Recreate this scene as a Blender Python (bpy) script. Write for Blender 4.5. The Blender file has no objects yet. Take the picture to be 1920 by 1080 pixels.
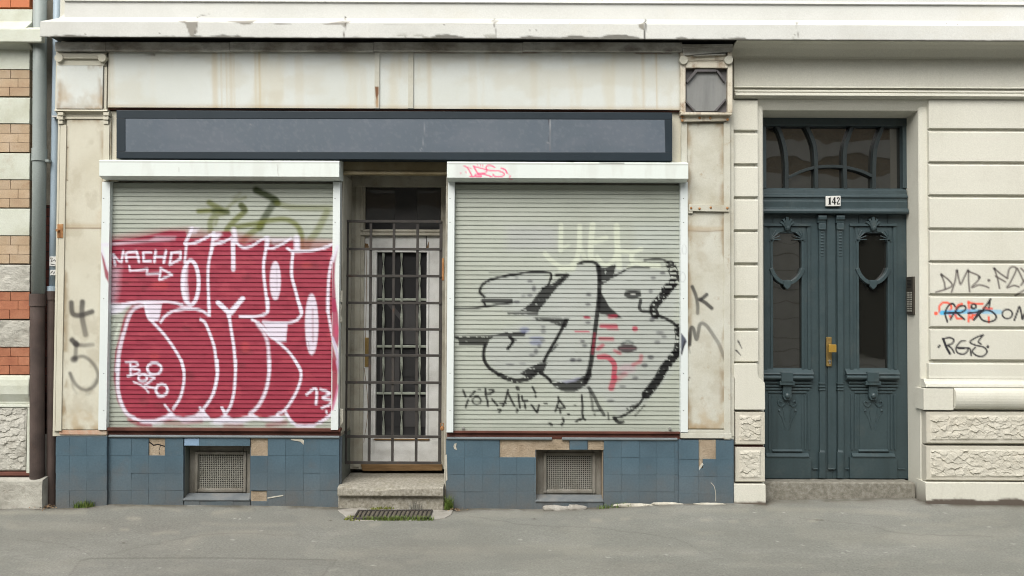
import bpy, math, random
import numpy as np
from mathutils import Vector, Matrix, noise as mnoise
random.seed(7); rng = np.random.default_rng(7)
SC = bpy.context.scene
COL = SC.collection
# ---------------------------------------------------------------- camera model (pixel coordinates of a 1920 x 1080 frame)
F, CX, CY = 1500.0, 960.0, 540.0
CAM = np.array([0.0, -6.9, 1.72])
PITCH, ROLL = math.radians(1.3), math.radians(0.25)
f_ = np.array([0, math.cos(PITCH), math.sin(PITCH)]); u0 = np.array([0, -math.sin(PITCH), math.cos(PITCH)])
r_ = math.cos(ROLL)*np.array([1., 0, 0]) + math.sin(ROLL)*u0
u_ = -math.sin(ROLL)*np.array([1., 0, 0]) + math.cos(ROLL)*u0
def P(px, py, d):
    v = f_ + (px-CX)/F*r_ - (py-CY)/F*u_
    t = (-d - CAM[1])/v[1]
    return CAM + t*v                                   # d = metres in front of the house wall (towards the street)
def proj(V):
    q = np.asarray(V) - CAM
    z = q@f_
    return CX + F*(q@r_)/z, CY - F*(q@u_)/z
def R(x0, y0, x1, y1, d):
    xm, ym = (x0+x1)/2, (y0+y1)/2
    return P(x0, ym, d)[0], P(x1, ym, d)[0], P(xm, y1, d)[2], P(xm, y0, d)[2]
def lin(c):
    c = np.asarray(c, float)/255.
    return np.where(c <= .04045, c/12.92, ((c+.055)/1.055)**2.4)
# ---------------------------------------------------------------- numpy value noise
_perm = rng.random((256, 256))
def vnoise(x, y):
    xi = np.floor(x).astype(int); yi = np.floor(y).astype(int)
    fx = x-xi; fy = y-yi; fx = fx*fx*(3-2*fx); fy = fy*fy*(3-2*fy)
    g = lambda a, b: _perm[a % 256, b % 256]
    return (g(xi, yi)*(1-fx)+g(xi+1, yi)*fx)*(1-fy) + (g(xi, yi+1)*(1-fx)+g(xi+1, yi+1)*fx)*fy
def fbm(x, y, o=4):
    s = 0; a = .5; t = 0
    for k in range(o):
        s = s + a*vnoise(x*2**k+17*k, y*2**k+31*k); t += a; a *= .55
    return s/t
def sstep(a, b, x): 
    t = np.clip((x-a)/(b-a), 0, 1); return t*t*(3-2*t)
# ---------------------------------------------------------------- paint layers on surface points
def catmull(p, n=8):
    p = [np.asarray(q, float) for q in p]
    if len(p) < 3: return np.array(p)
    e = [2*p[0]-p[1]] + p + [2*p[-1]-p[-2]]; out = []
    for i in range(1, len(e)-2):
        a, b, c, d = e[i-1:i+3]
        for k in range(n):
            t = k/n
            out.append(.5*(2*b+(c-a)*t+(2*a-5*b+4*c-d)*t*t+(3*b-a-3*c+d)*t**3))
    out.append(e[-2]); return np.array(out)
class Canvas:
    def __init__(s, x, y):
        s.x, s.y = x, y; s.c = np.zeros((len(x), 3)); s.a = np.zeros(len(x))
    def over(s, idx, al, col):
        al = np.clip(al, 0, 1); col = np.asarray(col)*.70          # pigments are darker than they look in the bright street
        s.c[idx] = s.c[idx]*(1-al)[:, None] + np.asarray(col)[None]*al[:, None]
        s.a[idx] = s.a[idx]*(1-al) + al
    def dist(s, P_, X, Y, w=None):
        best = np.full(len(X), 1e9); wv = np.zeros(len(X)); n = len(P_)
        for i in range(n-1):
            a, b = P_[i], P_[i+1]; d = b-a; L = d@d+1e-9
            t = np.clip(((X-a[0])*d[0]+(Y-a[1])*d[1])/L, 0, 1)
            q = np.hypot(X-a[0]-t*d[0], Y-a[1]-t*d[1]); m = q < best
            best[m] = q[m]; wv[m] = ((i+t)/(n-1))[m]
        return best, wv
    def stroke(s, pts, w, col, al=1., soft=2., w2=None, al2=None, smooth=True, brk=0., closed=False):
        pts = list(pts)
        if len(pts) == 1: pts = pts+[(pts[0][0]+.01, pts[0][1])]
        if closed: pts = pts+[pts[0]]
        p = catmull(pts) if smooth else np.array(pts, float)
        m = max(w, w2 or 0)+soft*2
        idx = np.where((s.x > p[:, 0].min()-m) & (s.x < p[:, 0].max()+m) & (s.y > p[:, 1].min()-m) & (s.y < p[:, 1].max()+m))[0]
        if not len(idx): return
        X, Y = s.x[idx], s.y[idx]
        d, t = s.dist(p, X, Y)
        ww = w + (0 if w2 is None else (w2-w)*t); aa = al + (0 if al2 is None else (al2-al)*t)
        A = aa*np.clip((ww/2-d)/soft+.5, 0, 1)
        if brk: A = A*sstep(brk-.06, brk+.06, fbm(X*.20, Y*.5, 3)+.14-.22*sstep(.62, .80, ((Y-345)/8.47) % 1.))
        s.over(idx, A, lin(col))
    def fill(s, poly, col, al=1., soft=2., brk=0.):
        p = np.array(poly, float); q = np.vstack([p, p[:1]]); m = soft*2
        idx = np.where((s.x > p[:, 0].min()-m) & (s.x < p[:, 0].max()+m) & (s.y > p[:, 1].min()-m) & (s.y < p[:, 1].max()+m))[0]
        if not len(idx): return
        X, Y = s.x[idx], s.y[idx]; ins = np.zeros(len(X), bool)
        for i in range(len(p)):
            a, b = q[i], q[i+1]
            c = ((a[1] > Y) != (b[1] > Y)) & (X < (b[0]-a[0])*(Y-a[1])/(b[1]-a[1]+1e-12)+a[0]); ins ^= c
        d, _ = s.dist(q, X, Y); sd = np.where(ins, d, -d)
        A = al*np.clip(sd/soft+.5, 0, 1)
        if brk: A = A*sstep(brk-.06, brk+.06, fbm(X*.20, Y*.5, 3)+.14-.22*sstep(.62, .80, ((Y-345)/8.47) % 1.))
        s.over(idx, A, lin(col))
    def ell(s, c, rx, ry, w, col, al=1., soft=2., brk=0.):
        s.stroke([(c[0]+rx*math.cos(k*math.pi/8), c[1]+ry*math.sin(k*math.pi/8)) for k in range(16)], w, col, al, soft, closed=True, brk=brk)
    def disc(s, c, rx, ry, col, al=1., soft=2., brk=0.):
        s.fill([(c[0]+rx*math.cos(k*math.pi/12), c[1]+ry*math.sin(k*math.pi/12)) for k in range(24)], col, al, soft, brk)
    def fn(s, f):
        col, al = f(s.x, s.y); s.over(np.arange(len(s.x)), al, lin(col))
def T(o, pts, k=8.):
    return [(o[0]+a/k, o[1]+b/k) for a, b in pts]
# ---------------------------------------------------------------- objects
def tag(o, label=None, cat=None, group=None, kind=None):
    if label: o['label'] = label
    if cat: o['category'] = cat
    if group: o['group'] = group
    if kind: o['kind'] = kind
    return o
def empty(name, loc, label, cat, group=None):
    o = bpy.data.objects.new(name, None); COL.objects.link(o); o.location = loc
    o.empty_display_size = .2
    return tag(o, label, cat, group)
def wpos(o):
    return o.location.copy() if o.type == 'EMPTY' else Vector((0, 0, 0))     # mesh parts keep their world coordinates
def link(name, me, m, parent=None, bevel=0., smooth=False, seg=2):
    o = bpy.data.objects.new(name, me); COL.objects.link(o)
    if m is not None: me.materials.append(m)
    if m is not None and m.get('paint') and 'paint' not in me.attributes:
        at = me.attributes.new('paint', 'FLOAT_COLOR', 'POINT'); at.data.foreach_set('color', np.zeros(4*len(me.vertices), np.float32))
    if parent is not None:
        o.parent = parent; o.matrix_parent_inverse = Matrix.Translation(-wpos(parent))
    if smooth:
        me.polygons.foreach_set('use_smooth', [True]*len(me.polygons))
    if bevel:
        b = o.modifiers.new('bevel', 'BEVEL'); b.width = bevel; b.segments = seg; b.limit_method = 'ANGLE'; b.angle_limit = .6
    return o
class MB:
    def __init__(s): s.v = []; s.f = []
    def add(s, vs, fs):
        n = len(s.v); s.v += [tuple(map(float, v)) for v in vs]; s.f += [tuple(i+n for i in q) for q in fs]; return s
    def wbox(s, X0, X1, Y0, Y1, Z0, Z1, jit=0):
        j = lambda: (random.random()-.5)*2*jit
        vs = [(x, y+j(), z) for x in (X0, X1) for y in (Y0, Y1) for z in (Z0, Z1)]
        return s.add(vs, [(0, 1, 3, 2), (4, 6, 7, 5), (0, 4, 5, 1), (2, 3, 7, 6), (0, 2, 6, 4), (1, 5, 7, 3)])
    def box(s, x0, y0, x1, y1, d0, d1, jit=0):                       # px rectangle measured on the front face d1
        X0, X1, Z0, Z1 = R(x0, y0, x1, y1, d1); return s.wbox(X0, X1, -d1, -d0, Z0, Z1, jit)
    def prism(s, prof, x0, x1, dref=0., back=None):                  # prof [(py, d)], extruded along the wall
        xm = (x0+x1)/2; X0, X1 = P(x0, prof[0][0], dref)[0], P(x1, prof[0][0], dref)[0]
        pr = [(-d, P(xm, y, d)[2]) for y, d in prof]
        if back is not None: pr = pr + [(-back, pr[-1][1]), (-back, pr[0][1])]
        n = len(pr); vs = [(X0, y, z) for y, z in pr] + [(X1, y, z) for y, z in pr]
        return s.add(vs, [(i, (i+1) % n, n+(i+1) % n, n+i) for i in range(n)] + [tuple(range(n))[::-1], tuple(range(n, 2*n))])
    def poly(s, pts, d0, d1):                                        # px outline extruded through the wall plane
        n = len(pts); a = [P(x, y, d1) for x, y in pts]
        vs = [tuple(q) for q in a] + [(q[0], -d0, q[2]) for q in a]
        return s.add(vs, [tuple(range(n)), tuple(range(2*n-1, n-1, -1))] + [(i, n+i, n+(i+1) % n, (i+1) % n) for i in range(n)])
    def band(s, pts, w, d0, d1, smooth=True):                        # ribbon of width w px along a px path
        p = catmull(pts, 5) if smooth else np.array(pts, float); L, Rr = [], []
        for i in range(len(p)):
            t = p[min(i+1, len(p)-1)]-p[max(i-1, 0)]; t = t/(np.hypot(*t)+1e-9); n = np.array([-t[1], t[0]])*w/2
            L.append(p[i]+n); Rr.append(p[i]-n)
        return s.poly(L+Rr[::-1], d0, d1)
    def tube(s, pts, r, n=10, r1=None, cap=True):
        pts = [Vector(p) for p in pts]; m = len(pts); rings = []; up = Vector((0, -1, 0.01))
        for i, p in enumerate(pts):
            t = (pts[min(i+1, m-1)]-pts[max(i-1, 0)]).normalized(); a = t.cross(up)
            if a.length < 1e-3: a = t.cross(Vector((1, 0, 0)))
            a.normalize(); b = t.cross(a); rr = r if r1 is None else r+(r1-r)*i/(m-1)
            rings.append([p+a*rr*math.cos(2*math.pi*k/n)+b*rr*math.sin(2*math.pi*k/n) for k in range(n)])
        fs = [(i*n+k, i*n+(k+1) % n, (i+1)*n+(k+1) % n, (i+1)*n+k) for i in range(m-1) for k in range(n)]
        if cap: fs += [tuple(range(n))[::-1], tuple(range((m-1)*n, m*n))]
        return s.add([q for g in rings for q in g], fs)
    def ball(s, c, rx, ry, rz, n=10):
        vs, fs = [], []
        for i in range(n+1):
            th = math.pi*i/n
            for k in range(2*n):
                ph = math.pi*k/n; vs.append((c[0]+rx*math.sin(th)*math.cos(ph), c[1]+ry*math.sin(th)*math.sin(ph), c[2]+rz*math.cos(th)))
        for i in range(n):
            for k in range(2*n): fs.append((i*2*n+k, (i+1)*2*n+k, (i+1)*2*n+(k+1) % (2*n), i*2*n+(k+1) % (2*n)))
        return s.add(vs, fs)
    def build(s, name, m, parent=None, bevel=0., smooth=False, seg=2):
        me = bpy.data.meshes.new(name); me.from_pydata(s.v, [], s.f)
        me.validate()
        import bmesh
        bm = bmesh.new(); bm.from_mesh(me); bmesh.ops.recalc_face_normals(bm, faces=bm.faces); bm.to_mesh(me); bm.free()
        return link(name, me, m, parent, bevel, smooth, seg)
def attr(me, cv):
    at = me.attributes.new('paint', 'FLOAT_COLOR', 'POINT')
    at.data.foreach_set('color', np.hstack([cv.c, cv.a[:, None]]).astype(np.float32).ravel())
def sheet(name, m, parent, prof, x0, x1, dref=0., dx=3., row=3., paint=None, back=-.05, smooth=False, disp=None, xl=None):
    """A surface swept along the wall: prof [(py, d)], closed at the back, with paint laid on its points."""
    xm = (x0+x1)/2; ym = (prof[0][0]+prof[-1][0])/2
    X0, X1 = P(x0, ym, dref)[0], P(x1, ym, dref)[0]
    rows = []
    for i, (y, d) in enumerate(prof):
        if i:
            y0, d0 = prof[i-1]; k = max(1, int(math.ceil(max(abs(y-y0), abs(d-d0)*217*.3)/row)))
            for j in range(1, k+1): rows.append((y0+(y-y0)*j/k, d0+(d-d0)*j/k))
        else: rows.append((y, d))
    nx = max(2, int((x1-x0)/dx)); xs = np.linspace(X0, X1, nx+1); V = []
    for y, d in rows:
        z = P(xm, y, d)[2]; q = xs
        if xl: q = np.linspace(P(xl(y), y, dref)[0], X1, nx+1)
        V.append(np.stack([q, np.full(nx+1, -d), np.full(nx+1, z)], 1))
    V = np.array(V); nr = len(rows)
    if disp is not None:
        fx, fy = proj(V.reshape(-1, 3)); dd = disp(fx, fy).reshape(nr, nx+1); V[:, :, 1] -= dd
    V = V.reshape(-1, 3)
    i, j = np.meshgrid(np.arange(nr-1), np.arange(nx), indexing='ij'); a = (i*(nx+1)+j).ravel()
    faces = np.stack([a, a+nx+1, a+nx+2, a+1], 1).tolist()
    n = len(V); vs = V.tolist()
    L = [k*(nx+1) for k in range(nr)]; Rr = [k*(nx+1)+nx for k in range(nr)]
    vs += [(vs[L[0]][0], -back, vs[L[0]][2]), (vs[L[-1]][0], -back, vs[L[-1]][2]), (vs[Rr[0]][0], -back, vs[Rr[0]][2]), (vs[Rr[-1]][0], -back, vs[Rr[-1]][2])]
    faces += [L[::-1]+[n, n+1], Rr+[n+3, n+2], [n, 0]+list(range(1, nx+1))+[n+2], [n+1, n+3]+list(range((nr-1)*(nx+1), nr*(nx+1)))[::-1]]
    me = bpy.data.meshes.new(name); me.from_pydata(vs, [], faces)
    if paint is not None:
        fx, fy = proj(np.array(vs)); cv = Canvas(fx, fy); paint(cv); attr(me, cv)
    return link(name, me, m, parent, 0, smooth)
# ---------------------------------------------------------------- materials
def mat(name, cols, scale=3., rough=.75, bump=.15, bscale=80., spec=.3, paint=False, streak=None, dirt=None, metal=0., speck=.06, detail=6., stretch=(1, 1, 1), pores=None, splash=None, ior=None, rvar=.1, bdist=.004, island=0.):
    m = bpy.data.materials.new(name); m.use_nodes = True; nt = m.node_tree; N = nt.nodes; L = nt.links
    b = N['Principled BSDF']; tc = N.new('ShaderNodeTexCoord'); mp = N.new('ShaderNodeMapping'); mp.inputs['Scale'].default_value = stretch
    L.new(tc.outputs['Object'], mp.inputs['Vector'])
    def nz(sc, det=6., vec=None, rgh=.6):
        n = N.new('ShaderNodeTexNoise'); n.inputs['Scale'].default_value = sc; n.inputs['Detail'].default_value = det; n.inputs['Roughness'].default_value = rgh
        L.new(vec or mp.outputs[0], n.inputs['Vector']); return n.outputs['Fac']
    def ramp(fac, stops, interp='LINEAR'):
        r = N.new('ShaderNodeValToRGB'); r.color_ramp.interpolation = interp; e = r.color_ramp.elements
        while len(e) < len(stops): e.new(.5)
        for q, (p, c) in zip(e, stops): q.position = p; q.color = tuple(c)[:3]+(1,) if hasattr(c, '__len__') else (c, c, c, 1)
        L.new(fac, r.inputs[0]); return r.outputs[0]
    def mix(fac, a, c, mode='MIX'):
        x = N.new('ShaderNodeMix'); x.data_type = 'RGBA'; x.blend_type = mode
        for s, v in ((0, fac), (6, a), (7, c)):
            if hasattr(v, 'is_linked'): L.new(v, x.inputs[s])
            elif s == 0: x.inputs[s].default_value = v
            else: x.inputs[s].default_value = tuple(v)[:3]+(1,)
        return x.outputs[2]
    n = len(cols); c = ramp(nz(scale, detail), [(.3+.4*i/max(1, n-1), cols[i]) for i in range(n)])
    if streak:
        col, amt, thr = streak; v = N.new('ShaderNodeMapping'); v.inputs['Scale'].default_value = (9, 9, .45); L.new(tc.outputs['Object'], v.inputs['Vector'])
        c = mix(mathn(nt, 'MULTIPLY', ramp(nz(1.6, 5, v.outputs[0]), [(thr, 0), (thr+.22, 1)]), amt), c, col)
    if dirt:
        col, amt, thr, sc = dirt
        c = mix(mathn(nt, 'MULTIPLY', ramp(nz(sc, 8, None, .7), [(thr, 0), (thr+.16, 1)]), amt), c, col)
    if splash:                                                         # dried mud thrown up from the pavement
        col, amt, zt = splash; sx = N.new('ShaderNodeSeparateXYZ'); L.new(tc.outputs['Object'], sx.inputs[0])
        h = N.new('ShaderNodeMapRange'); h.inputs[1].default_value = zt; h.inputs[2].default_value = 0.; L.new(sx.outputs[2], h.inputs[0])
        k = mathn(nt, 'MULTIPLY', h.outputs[0], ramp(nz(5., 8, None, .7), [(.25, .35), (.65, 1.)]))
        c = mix(mathn(nt, 'MULTIPLY', k, amt), c, col)
    if pores:
        col, sc, thr = pores; vo = N.new('ShaderNodeTexVoronoi'); vo.inputs['Scale'].default_value = sc; L.new(mp.outputs[0], vo.inputs['Vector'])
        c = mix(ramp(vo.outputs['Distance'], [(thr, 1), (thr+.04, 0)]), c, col)
    if speck: c = mix(1., c, ramp(nz(bscale*2.2, 2, tc.outputs['Object']), [(.3, 1-speck*2), (.7, 1+speck*.0)]), 'MULTIPLY')
    if island:
        ge = N.new('ShaderNodeNewGeometry'); mr = N.new('ShaderNodeMapRange'); mr.inputs[3].default_value = 1-island; mr.inputs[4].default_value = 1+island; L.new(ge.outputs['Random Per Island'], mr.inputs[0]); c = mix(1., c, mr.outputs[0], 'MULTIPLY')
    if paint:
        m['paint'] = 1; at = N.new('ShaderNodeAttribute'); at.attribute_name = 'paint'
        c = mix(at.outputs['Alpha'], c, (0, 0, 0)); c = mix(1., c, at.outputs['Color'], 'ADD')
    L.new(c, b.inputs['Base Color'])
    b.inputs['Metallic'].default_value = metal; b.inputs['Specular IOR Level'].default_value = spec
    if ior: b.inputs['IOR'].default_value = ior
    rr = N.new('ShaderNodeMapRange'); rr.inputs[3].default_value = max(.02, rough-rvar); rr.inputs[4].default_value = min(1, rough+rvar); L.new(nz(scale*4, 3), rr.inputs[0]); L.new(rr.outputs[0], b.inputs['Roughness'])
    if bump:
        bp = N.new('ShaderNodeBump'); bp.inputs['Strength'].default_value = bump; bp.inputs['Distance'].default_value = bdist
        L.new(nz(bscale, 5, tc.outputs['Object']), bp.inputs['Height']); L.new(bp.outputs[0], b.inputs['Normal'])
    return m
def mathn(nt, op, a, b):
    x = nt.nodes.new('ShaderNodeMath'); x.operation = op
    for s, v in ((0, a), (1, b)):
        if hasattr(v, 'is_linked'): nt.links.new(v, x.inputs[s])
        else: x.inputs[s].default_value = v
    return x.outputs[0]
def ln(r, g, b): return tuple(lin((r, g, b)))
M = {}
M['cornice'] = mat('painted_stucco_white', [(0.490, 0.493, 0.457), (0.551, 0.557, 0.525), (0.581, 0.587, 0.555)], 1.3, .8, .25, 55, paint=True, dirt=((.52, .50, .42), .35, .56, 1.4))
M['wall'] = mat('painted_stucco_cream', [(0.530, 0.521, 0.445), (0.577, 0.571, 0.497), (0.601, 0.594, 0.521)], .9, .82, .28, 50, paint=True, dirt=((.47, .45, .39), .38, .56, 1.3), streak=((.46, .44, .36), .22, .55), bdist=.005, speck=.07)
M['boss'] = mat('rough_cast_stone_cream', [(0.468, 0.446, 0.369), (0.511, 0.490, 0.418), (0.541, 0.525, 0.453)], 3., .85, .5, 90, paint=True, dirt=((.50, .45, .36), .45, .55, 6.), splash=((.42, .39, .33), .5, .25), bdist=.006)
M['fascia'] = mat('old_white_panel', [(0.514, 0.538, 0.492), (0.561, 0.589, 0.556), (0.592, 0.617, 0.588)], .8, .6, .1, 60, paint=True, streak=((.56, .52, .42), .2, .54), rvar=.15)
M['pil'] = mat('yellowed_cream_paint', [(0.463, 0.432, 0.337), (0.528, 0.508, 0.414), (0.578, 0.567, 0.473)], 1.5, .65, .15, 70, paint=True, streak=((.50, .42, .28), .35, .55), dirt=((.42, .32, .2), .5, .62, 3.))
M['pilr'] = mat('peeling_cream_paint', [(0.392, 0.370, 0.291), (0.486, 0.480, 0.409), (0.533, 0.539, 0.480)], 2.5, .7, .3, 60, paint=True, dirt=((.30, .20, .11), .75, .6, 9.))
M['grime'] = mat('sooty_zinc_flashing', [(0.152, 0.142, 0.120), (0.370, 0.348, 0.304), (0.566, 0.566, 0.522), (0.261, 0.239, 0.217)], 3.2, .75, .4, 60, dirt=((.34, .34, .31), .7, .58, 4.), stretch=(1, 1, 1.6))
M['sign'] = mat('dark_slate_sign_frame', [(0.007, 0.016, 0.023), (0.010, 0.020, 0.029)], 3., .5, .06, 60, speck=.05, dirt=((.07, .08, .09), .25, .64, 9))
M['signp'] = mat('blue_grey_sign_panel', [(0.077, 0.098, 0.121), (0.090, 0.112, 0.136), (0.099, 0.120, 0.144)], 1.2, .55, .05, 60, paint=True, speck=.04)
M['white'] = mat('white_powder_coat', [(0.594, 0.644, 0.634), (0.641, 0.685, 0.674)], 1.2, .42, .03, 40, spec=.45, paint=True, streak=((.66, .66, .62), .25, .58), speck=.015)
M['box'] = mat('white_shutter_box', [(0.596, 0.644, 0.613), (0.635, 0.685, 0.653)], 1., .42, .03, 40, spec=.45, paint=True, streak=((.64, .63, .58), .22, .56), speck=.015)
M['slat'] = mat('grey_beige_slats', [(0.305, 0.329, 0.282), (0.347, 0.374, 0.323), (0.375, 0.400, 0.353)], 1.4, .55, .06, 60, spec=.2, paint=True, dirt=((.36, .36, .31), .4, .58, 2.5), streak=((.38, .38, .33), .3, .56), speck=.05)
M['sill'] = mat('dark_red_brown_sill', [(.055, .018, .012), (.10, .035, .024), (.13, .05, .035)], 4., .7, .2, 60)
M['tile'] = mat('blue_grey_glazed_tile', [(0.064, 0.105, 0.135), (0.074, 0.123, 0.157), (0.085, 0.138, 0.175)], 2.2, .38, .06, 30, spec=.45, dirt=((.10, .11, .115), .5, .55, 5.), splash=((.125, .125, .12), .9, .40), speck=.09, rvar=.14, island=.05)
M['tileg'] = mat('greenish_grey_tile', [(.10, .125, .11), (.13, .15, .14)], 3., .5, .1, 40, splash=((.16, .15, .13), .8, .5))
M['tilel'] = mat('pale_blue_tile', [(.20, .30, .42), (.23, .33, .45)], 3., .4, .05, 40)
M['cap'] = mat('grey_cap_strip', [(.15, .18, .19), (.20, .23, .24)], 5., .6, .15, 60, dirt=((.35, .34, .3), .5, .6, 9))
M['plaster'] = mat('bare_brown_plaster', [(.26, .205, .14), (.33, .265, .19), (.38, .32, .24)], 9., .95, .7, 70, paint=False, dirt=((.2, .15, .1), .5, .6, 14.), bdist=.008)
M['render'] = mat('dirty_grey_render', [(.20, .185, .15), (.30, .285, .235), (.38, .36, .30)], 5., .9, .5, 60, dirt=((.13, .115, .09), .6, .55, 4.), bdist=.008)
M['rendl'] = mat('pale_flaking_render', [(.36, .34, .28), (.46, .44, .37), (.52, .51, .45)], 5., .9, .4, 60, dirt=((.20, .17, .13), .7, .6, 7.), bdist=.008)
M['concrete'] = mat('weathered_concrete', [(.22, .20, .17), (.30, .285, .25), (.37, .355, .32)], 7., .95, .5, 90, dirt=((.16, .15, .12), .5, .58, 9.), pores=((.12, .11, .09), 160, .12), bdist=.006)
M['granite'] = mat('worn_granite_step', [(0.198, 0.180, 0.140), (0.297, 0.279, 0.230), (0.396, 0.378, 0.324)], 42., .8, .5, 120, detail=3, speck=.12, dirt=((.24, .22, .12), .55, .56, 5.))
M['mesh'] = mat('pale_vent_grating', [(0.217, 0.212, 0.181), (0.259, 0.254, 0.223)], 8., .7, .1, 60, dirt=((.2, .18, .14), .6, .55, 9))
M['dark'] = mat('dark_void', [(.008, .008, .008), (.012, .011, .010)], 3., .9, 0)
M['slate'] = mat('body_render', [(.3, .3, .28), (.34, .33, .3)], 2., .9, .1)
M['iron'] = mat('weathered_steel_bars', [(0.032, 0.029, 0.027), (0.045, 0.041, 0.037), (0.056, 0.050, 0.045)], 9., .6, .15, 90, dirt=((.14, .065, .035), .6, .6, 14.))
M['twist'] = mat('pale_green_metal', [(0.235, 0.259, 0.217), (0.335, 0.360, 0.309)], 9., .5, .1, 90, dirt=((.2, .16, .1), .5, .6, 20.))
M['sdoor'] = mat('flaking_grey_white_door', [(0.480, 0.480, 0.462), (0.600, 0.606, 0.588), (0.672, 0.678, 0.666)], 6., .7, .25, 60, dirt=((.25, .22, .18), .55, .6, 8.), streak=((.36, .34, .3), .4, .58))
M['sframe'] = mat('dirty_beige_frame', [(0.253, 0.234, 0.184), (0.380, 0.361, 0.297), (0.455, 0.442, 0.380)], 4., .75, .25, 60, dirt=((.14, .12, .085), .6, .56, 6.))
M['lintel'] = mat('stained_brown_lintel', [(0.188, 0.144, 0.075), (0.288, 0.237, 0.138), (0.400, 0.350, 0.237)], 2.5, .8, .2, 60)
M['wood'] = mat('bare_wood_sill', [(0.112, 0.064, 0.026), (0.165, 0.098, 0.041), (0.203, 0.128, 0.060)], 6., .7, .3, 60, stretch=(1, 4, 14))
M['brass'] = mat('tarnished_brass', [(.22, .15, .05), (.34, .24, .09)], 20., .45, .05, 60, metal=.6)
M['brassb'] = mat('polished_brass', [(.62, .36, .06), (.70, .44, .10)], 10., .33, 0, metal=.7)
M['steel'] = mat('bright_lock_steel', [(.5, .5, .48), (.6, .6, .58)], 10., .35, 0, metal=.8)
M['door'] = mat('dark_green_grey_gloss_paint', [(0.030, 0.048, 0.053), (0.035, 0.056, 0.062), (0.041, 0.063, 0.068)], 1.6, .40, .16, 20, spec=.5, speck=.08, dirt=((.075, .088, .084), .5, .56, 5.), streak=((.022, .034, .036), .5, .52), rvar=.13)
M['brick'] = None
M['stone'] = mat('pale_limestone_band', [(0.445, 0.451, 0.357), (0.534, 0.556, 0.470), (0.587, 0.612, 0.536)], 4., .85, .3, 70, dirt=((.38, .33, .24), .5, .57, 7.), speck=.08)
M['stoned'] = mat('grey_flaking_stone', [(.30, .29, .25), (.42, .41, .36), (.48, .47, .42)], 5., .9, .5, 60, dirt=((.24, .2, .16), .6, .56, 8.), bdist=.01)
M['mortar'] = mat('old_mortar', [(0.350, 0.264, 0.196), (0.475, 0.372, 0.287)], 12., .95, .4, 80)
M['pipe'] = mat('zinc_grey_pipe', [(0.214, 0.249, 0.239), (0.263, 0.300, 0.287), (0.302, 0.340, 0.321)], 2.5, .5, .1, 40, spec=.4, dirt=((.30, .31, .30), .4, .64, 11.), stretch=(1, 1, .4))
M['pipeb'] = mat('pale_blue_plastic_pipe', [(.30, .38, .44), (.35, .43, .49)], 2., .45, .03, 40, paint=True)
M['cast'] = mat('rusty_cast_iron_pipe', [(.050, .037, .032), (.080, .058, .050), (.10, .075, .066)], 5., .7, .25, 60, dirt=((.15, .075, .04), .5, .6, 9.))
M['rust'] = mat('orange_rust', [(.20, .085, .03), (.34, .17, .07), (.42, .25, .12)], 25., .85, .4, 120)
M['octf'] = mat('purple_grey_metal', [(.065, .06, .062), (.10, .095, .096), (.12, .11, .115)], 6., .6, .15, 60)
M['octg'] = mat('milky_lamp_glass', [(.15, .155, .15), (.20, .205, .198), (.235, .238, .225)], 1.6, .35, .02, 30, stretch=(7, 1, .7), speck=.02, spec=.4)
M['num'] = mat('white_enamel_plate', [(0.564, 0.564, 0.535), (0.592, 0.592, 0.564)], 8., .3, 0, speck=.02)
M['ink'] = mat('black_enamel', [(.012, .012, .013), (.016, .016, .017)], 8., .4, 0)
M['icom'] = mat('bronze_intercom_plate', [(.045, .04, .032), (.07, .062, .05)], 14., .45, .03, 60, metal=.3)
M['btn'] = mat('grey_buttons', [(.22, .22, .19), (.32, .31, .27)], 30., .5, 0)
M['grass'] = mat('grass_blades', [(0.061, 0.104, 0.018), (0.099, 0.152, 0.030), (0.176, 0.200, 0.060)], 14., .6, 0, speck=0)
M['moss'] = mat('yellow_green_moss', [(.09, .11, .02), (.15, .17, .035), (.22, .22, .06)], 30., .8, 0, speck=0)
M['twig'] = mat('dry_leaf_litter', [(.10, .06, .035), (.22, .15, .09), (.36, .28, .18)], 40., .9, 0, speck=0)
M['asphalt'] = mat('grey_asphalt_pavement', [(0.180, 0.179, 0.157), (0.205, 0.208, 0.183), (0.231, 0.233, 0.208)], .8, .9, .9, 34, paint=True, speck=.15, dirt=((.285, .285, .255), .5, .55, 1.6), pores=((.46, .46, .43), 17, .02), stretch=(.55, 1.2, 1), bdist=.006)
M['road'] = mat('dark_asphalt_road', [(.07, .07, .068), (.10, .10, .097)], .6, .9, .4, 120)
M['kerb'] = mat('granite_kerb', [(.25, .25, .24), (.36, .36, .34)], 30., .85, .3, 100)
def glass(name, col, wav=.0, ior=2.15, rough=.02):
    m = mat(name, [col, col], 3., rough, 0, speck=0, spec=.5, ior=ior, rvar=.004); nt = m.node_tree; b = nt.nodes['Principled BSDF']
    if wav:
        tc = nt.nodes.new('ShaderNodeTexCoord'); n = nt.nodes.new('ShaderNodeTexNoise'); n.inputs['Scale'].default_value = 3.2; n.inputs['Detail'].default_value = 1.
        bp = nt.nodes.new('ShaderNodeBump'); bp.inputs['Strength'].default_value = 1.; bp.inputs['Distance'].default_value = wav
        nt.links.new(tc.outputs['Object'], n.inputs['Vector']); nt.links.new(n.outputs['Fac'], bp.inputs['Height']); nt.links.new(bp.outputs[0], b.inputs['Normal'])
    return m
M['glass'] = glass('old_wavy_door_glass', (.012, .012, .010), .0022)
M['glassd'] = glass('dim_shop_glass', (.030, .030, .031), .0015, 1.5)
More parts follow.
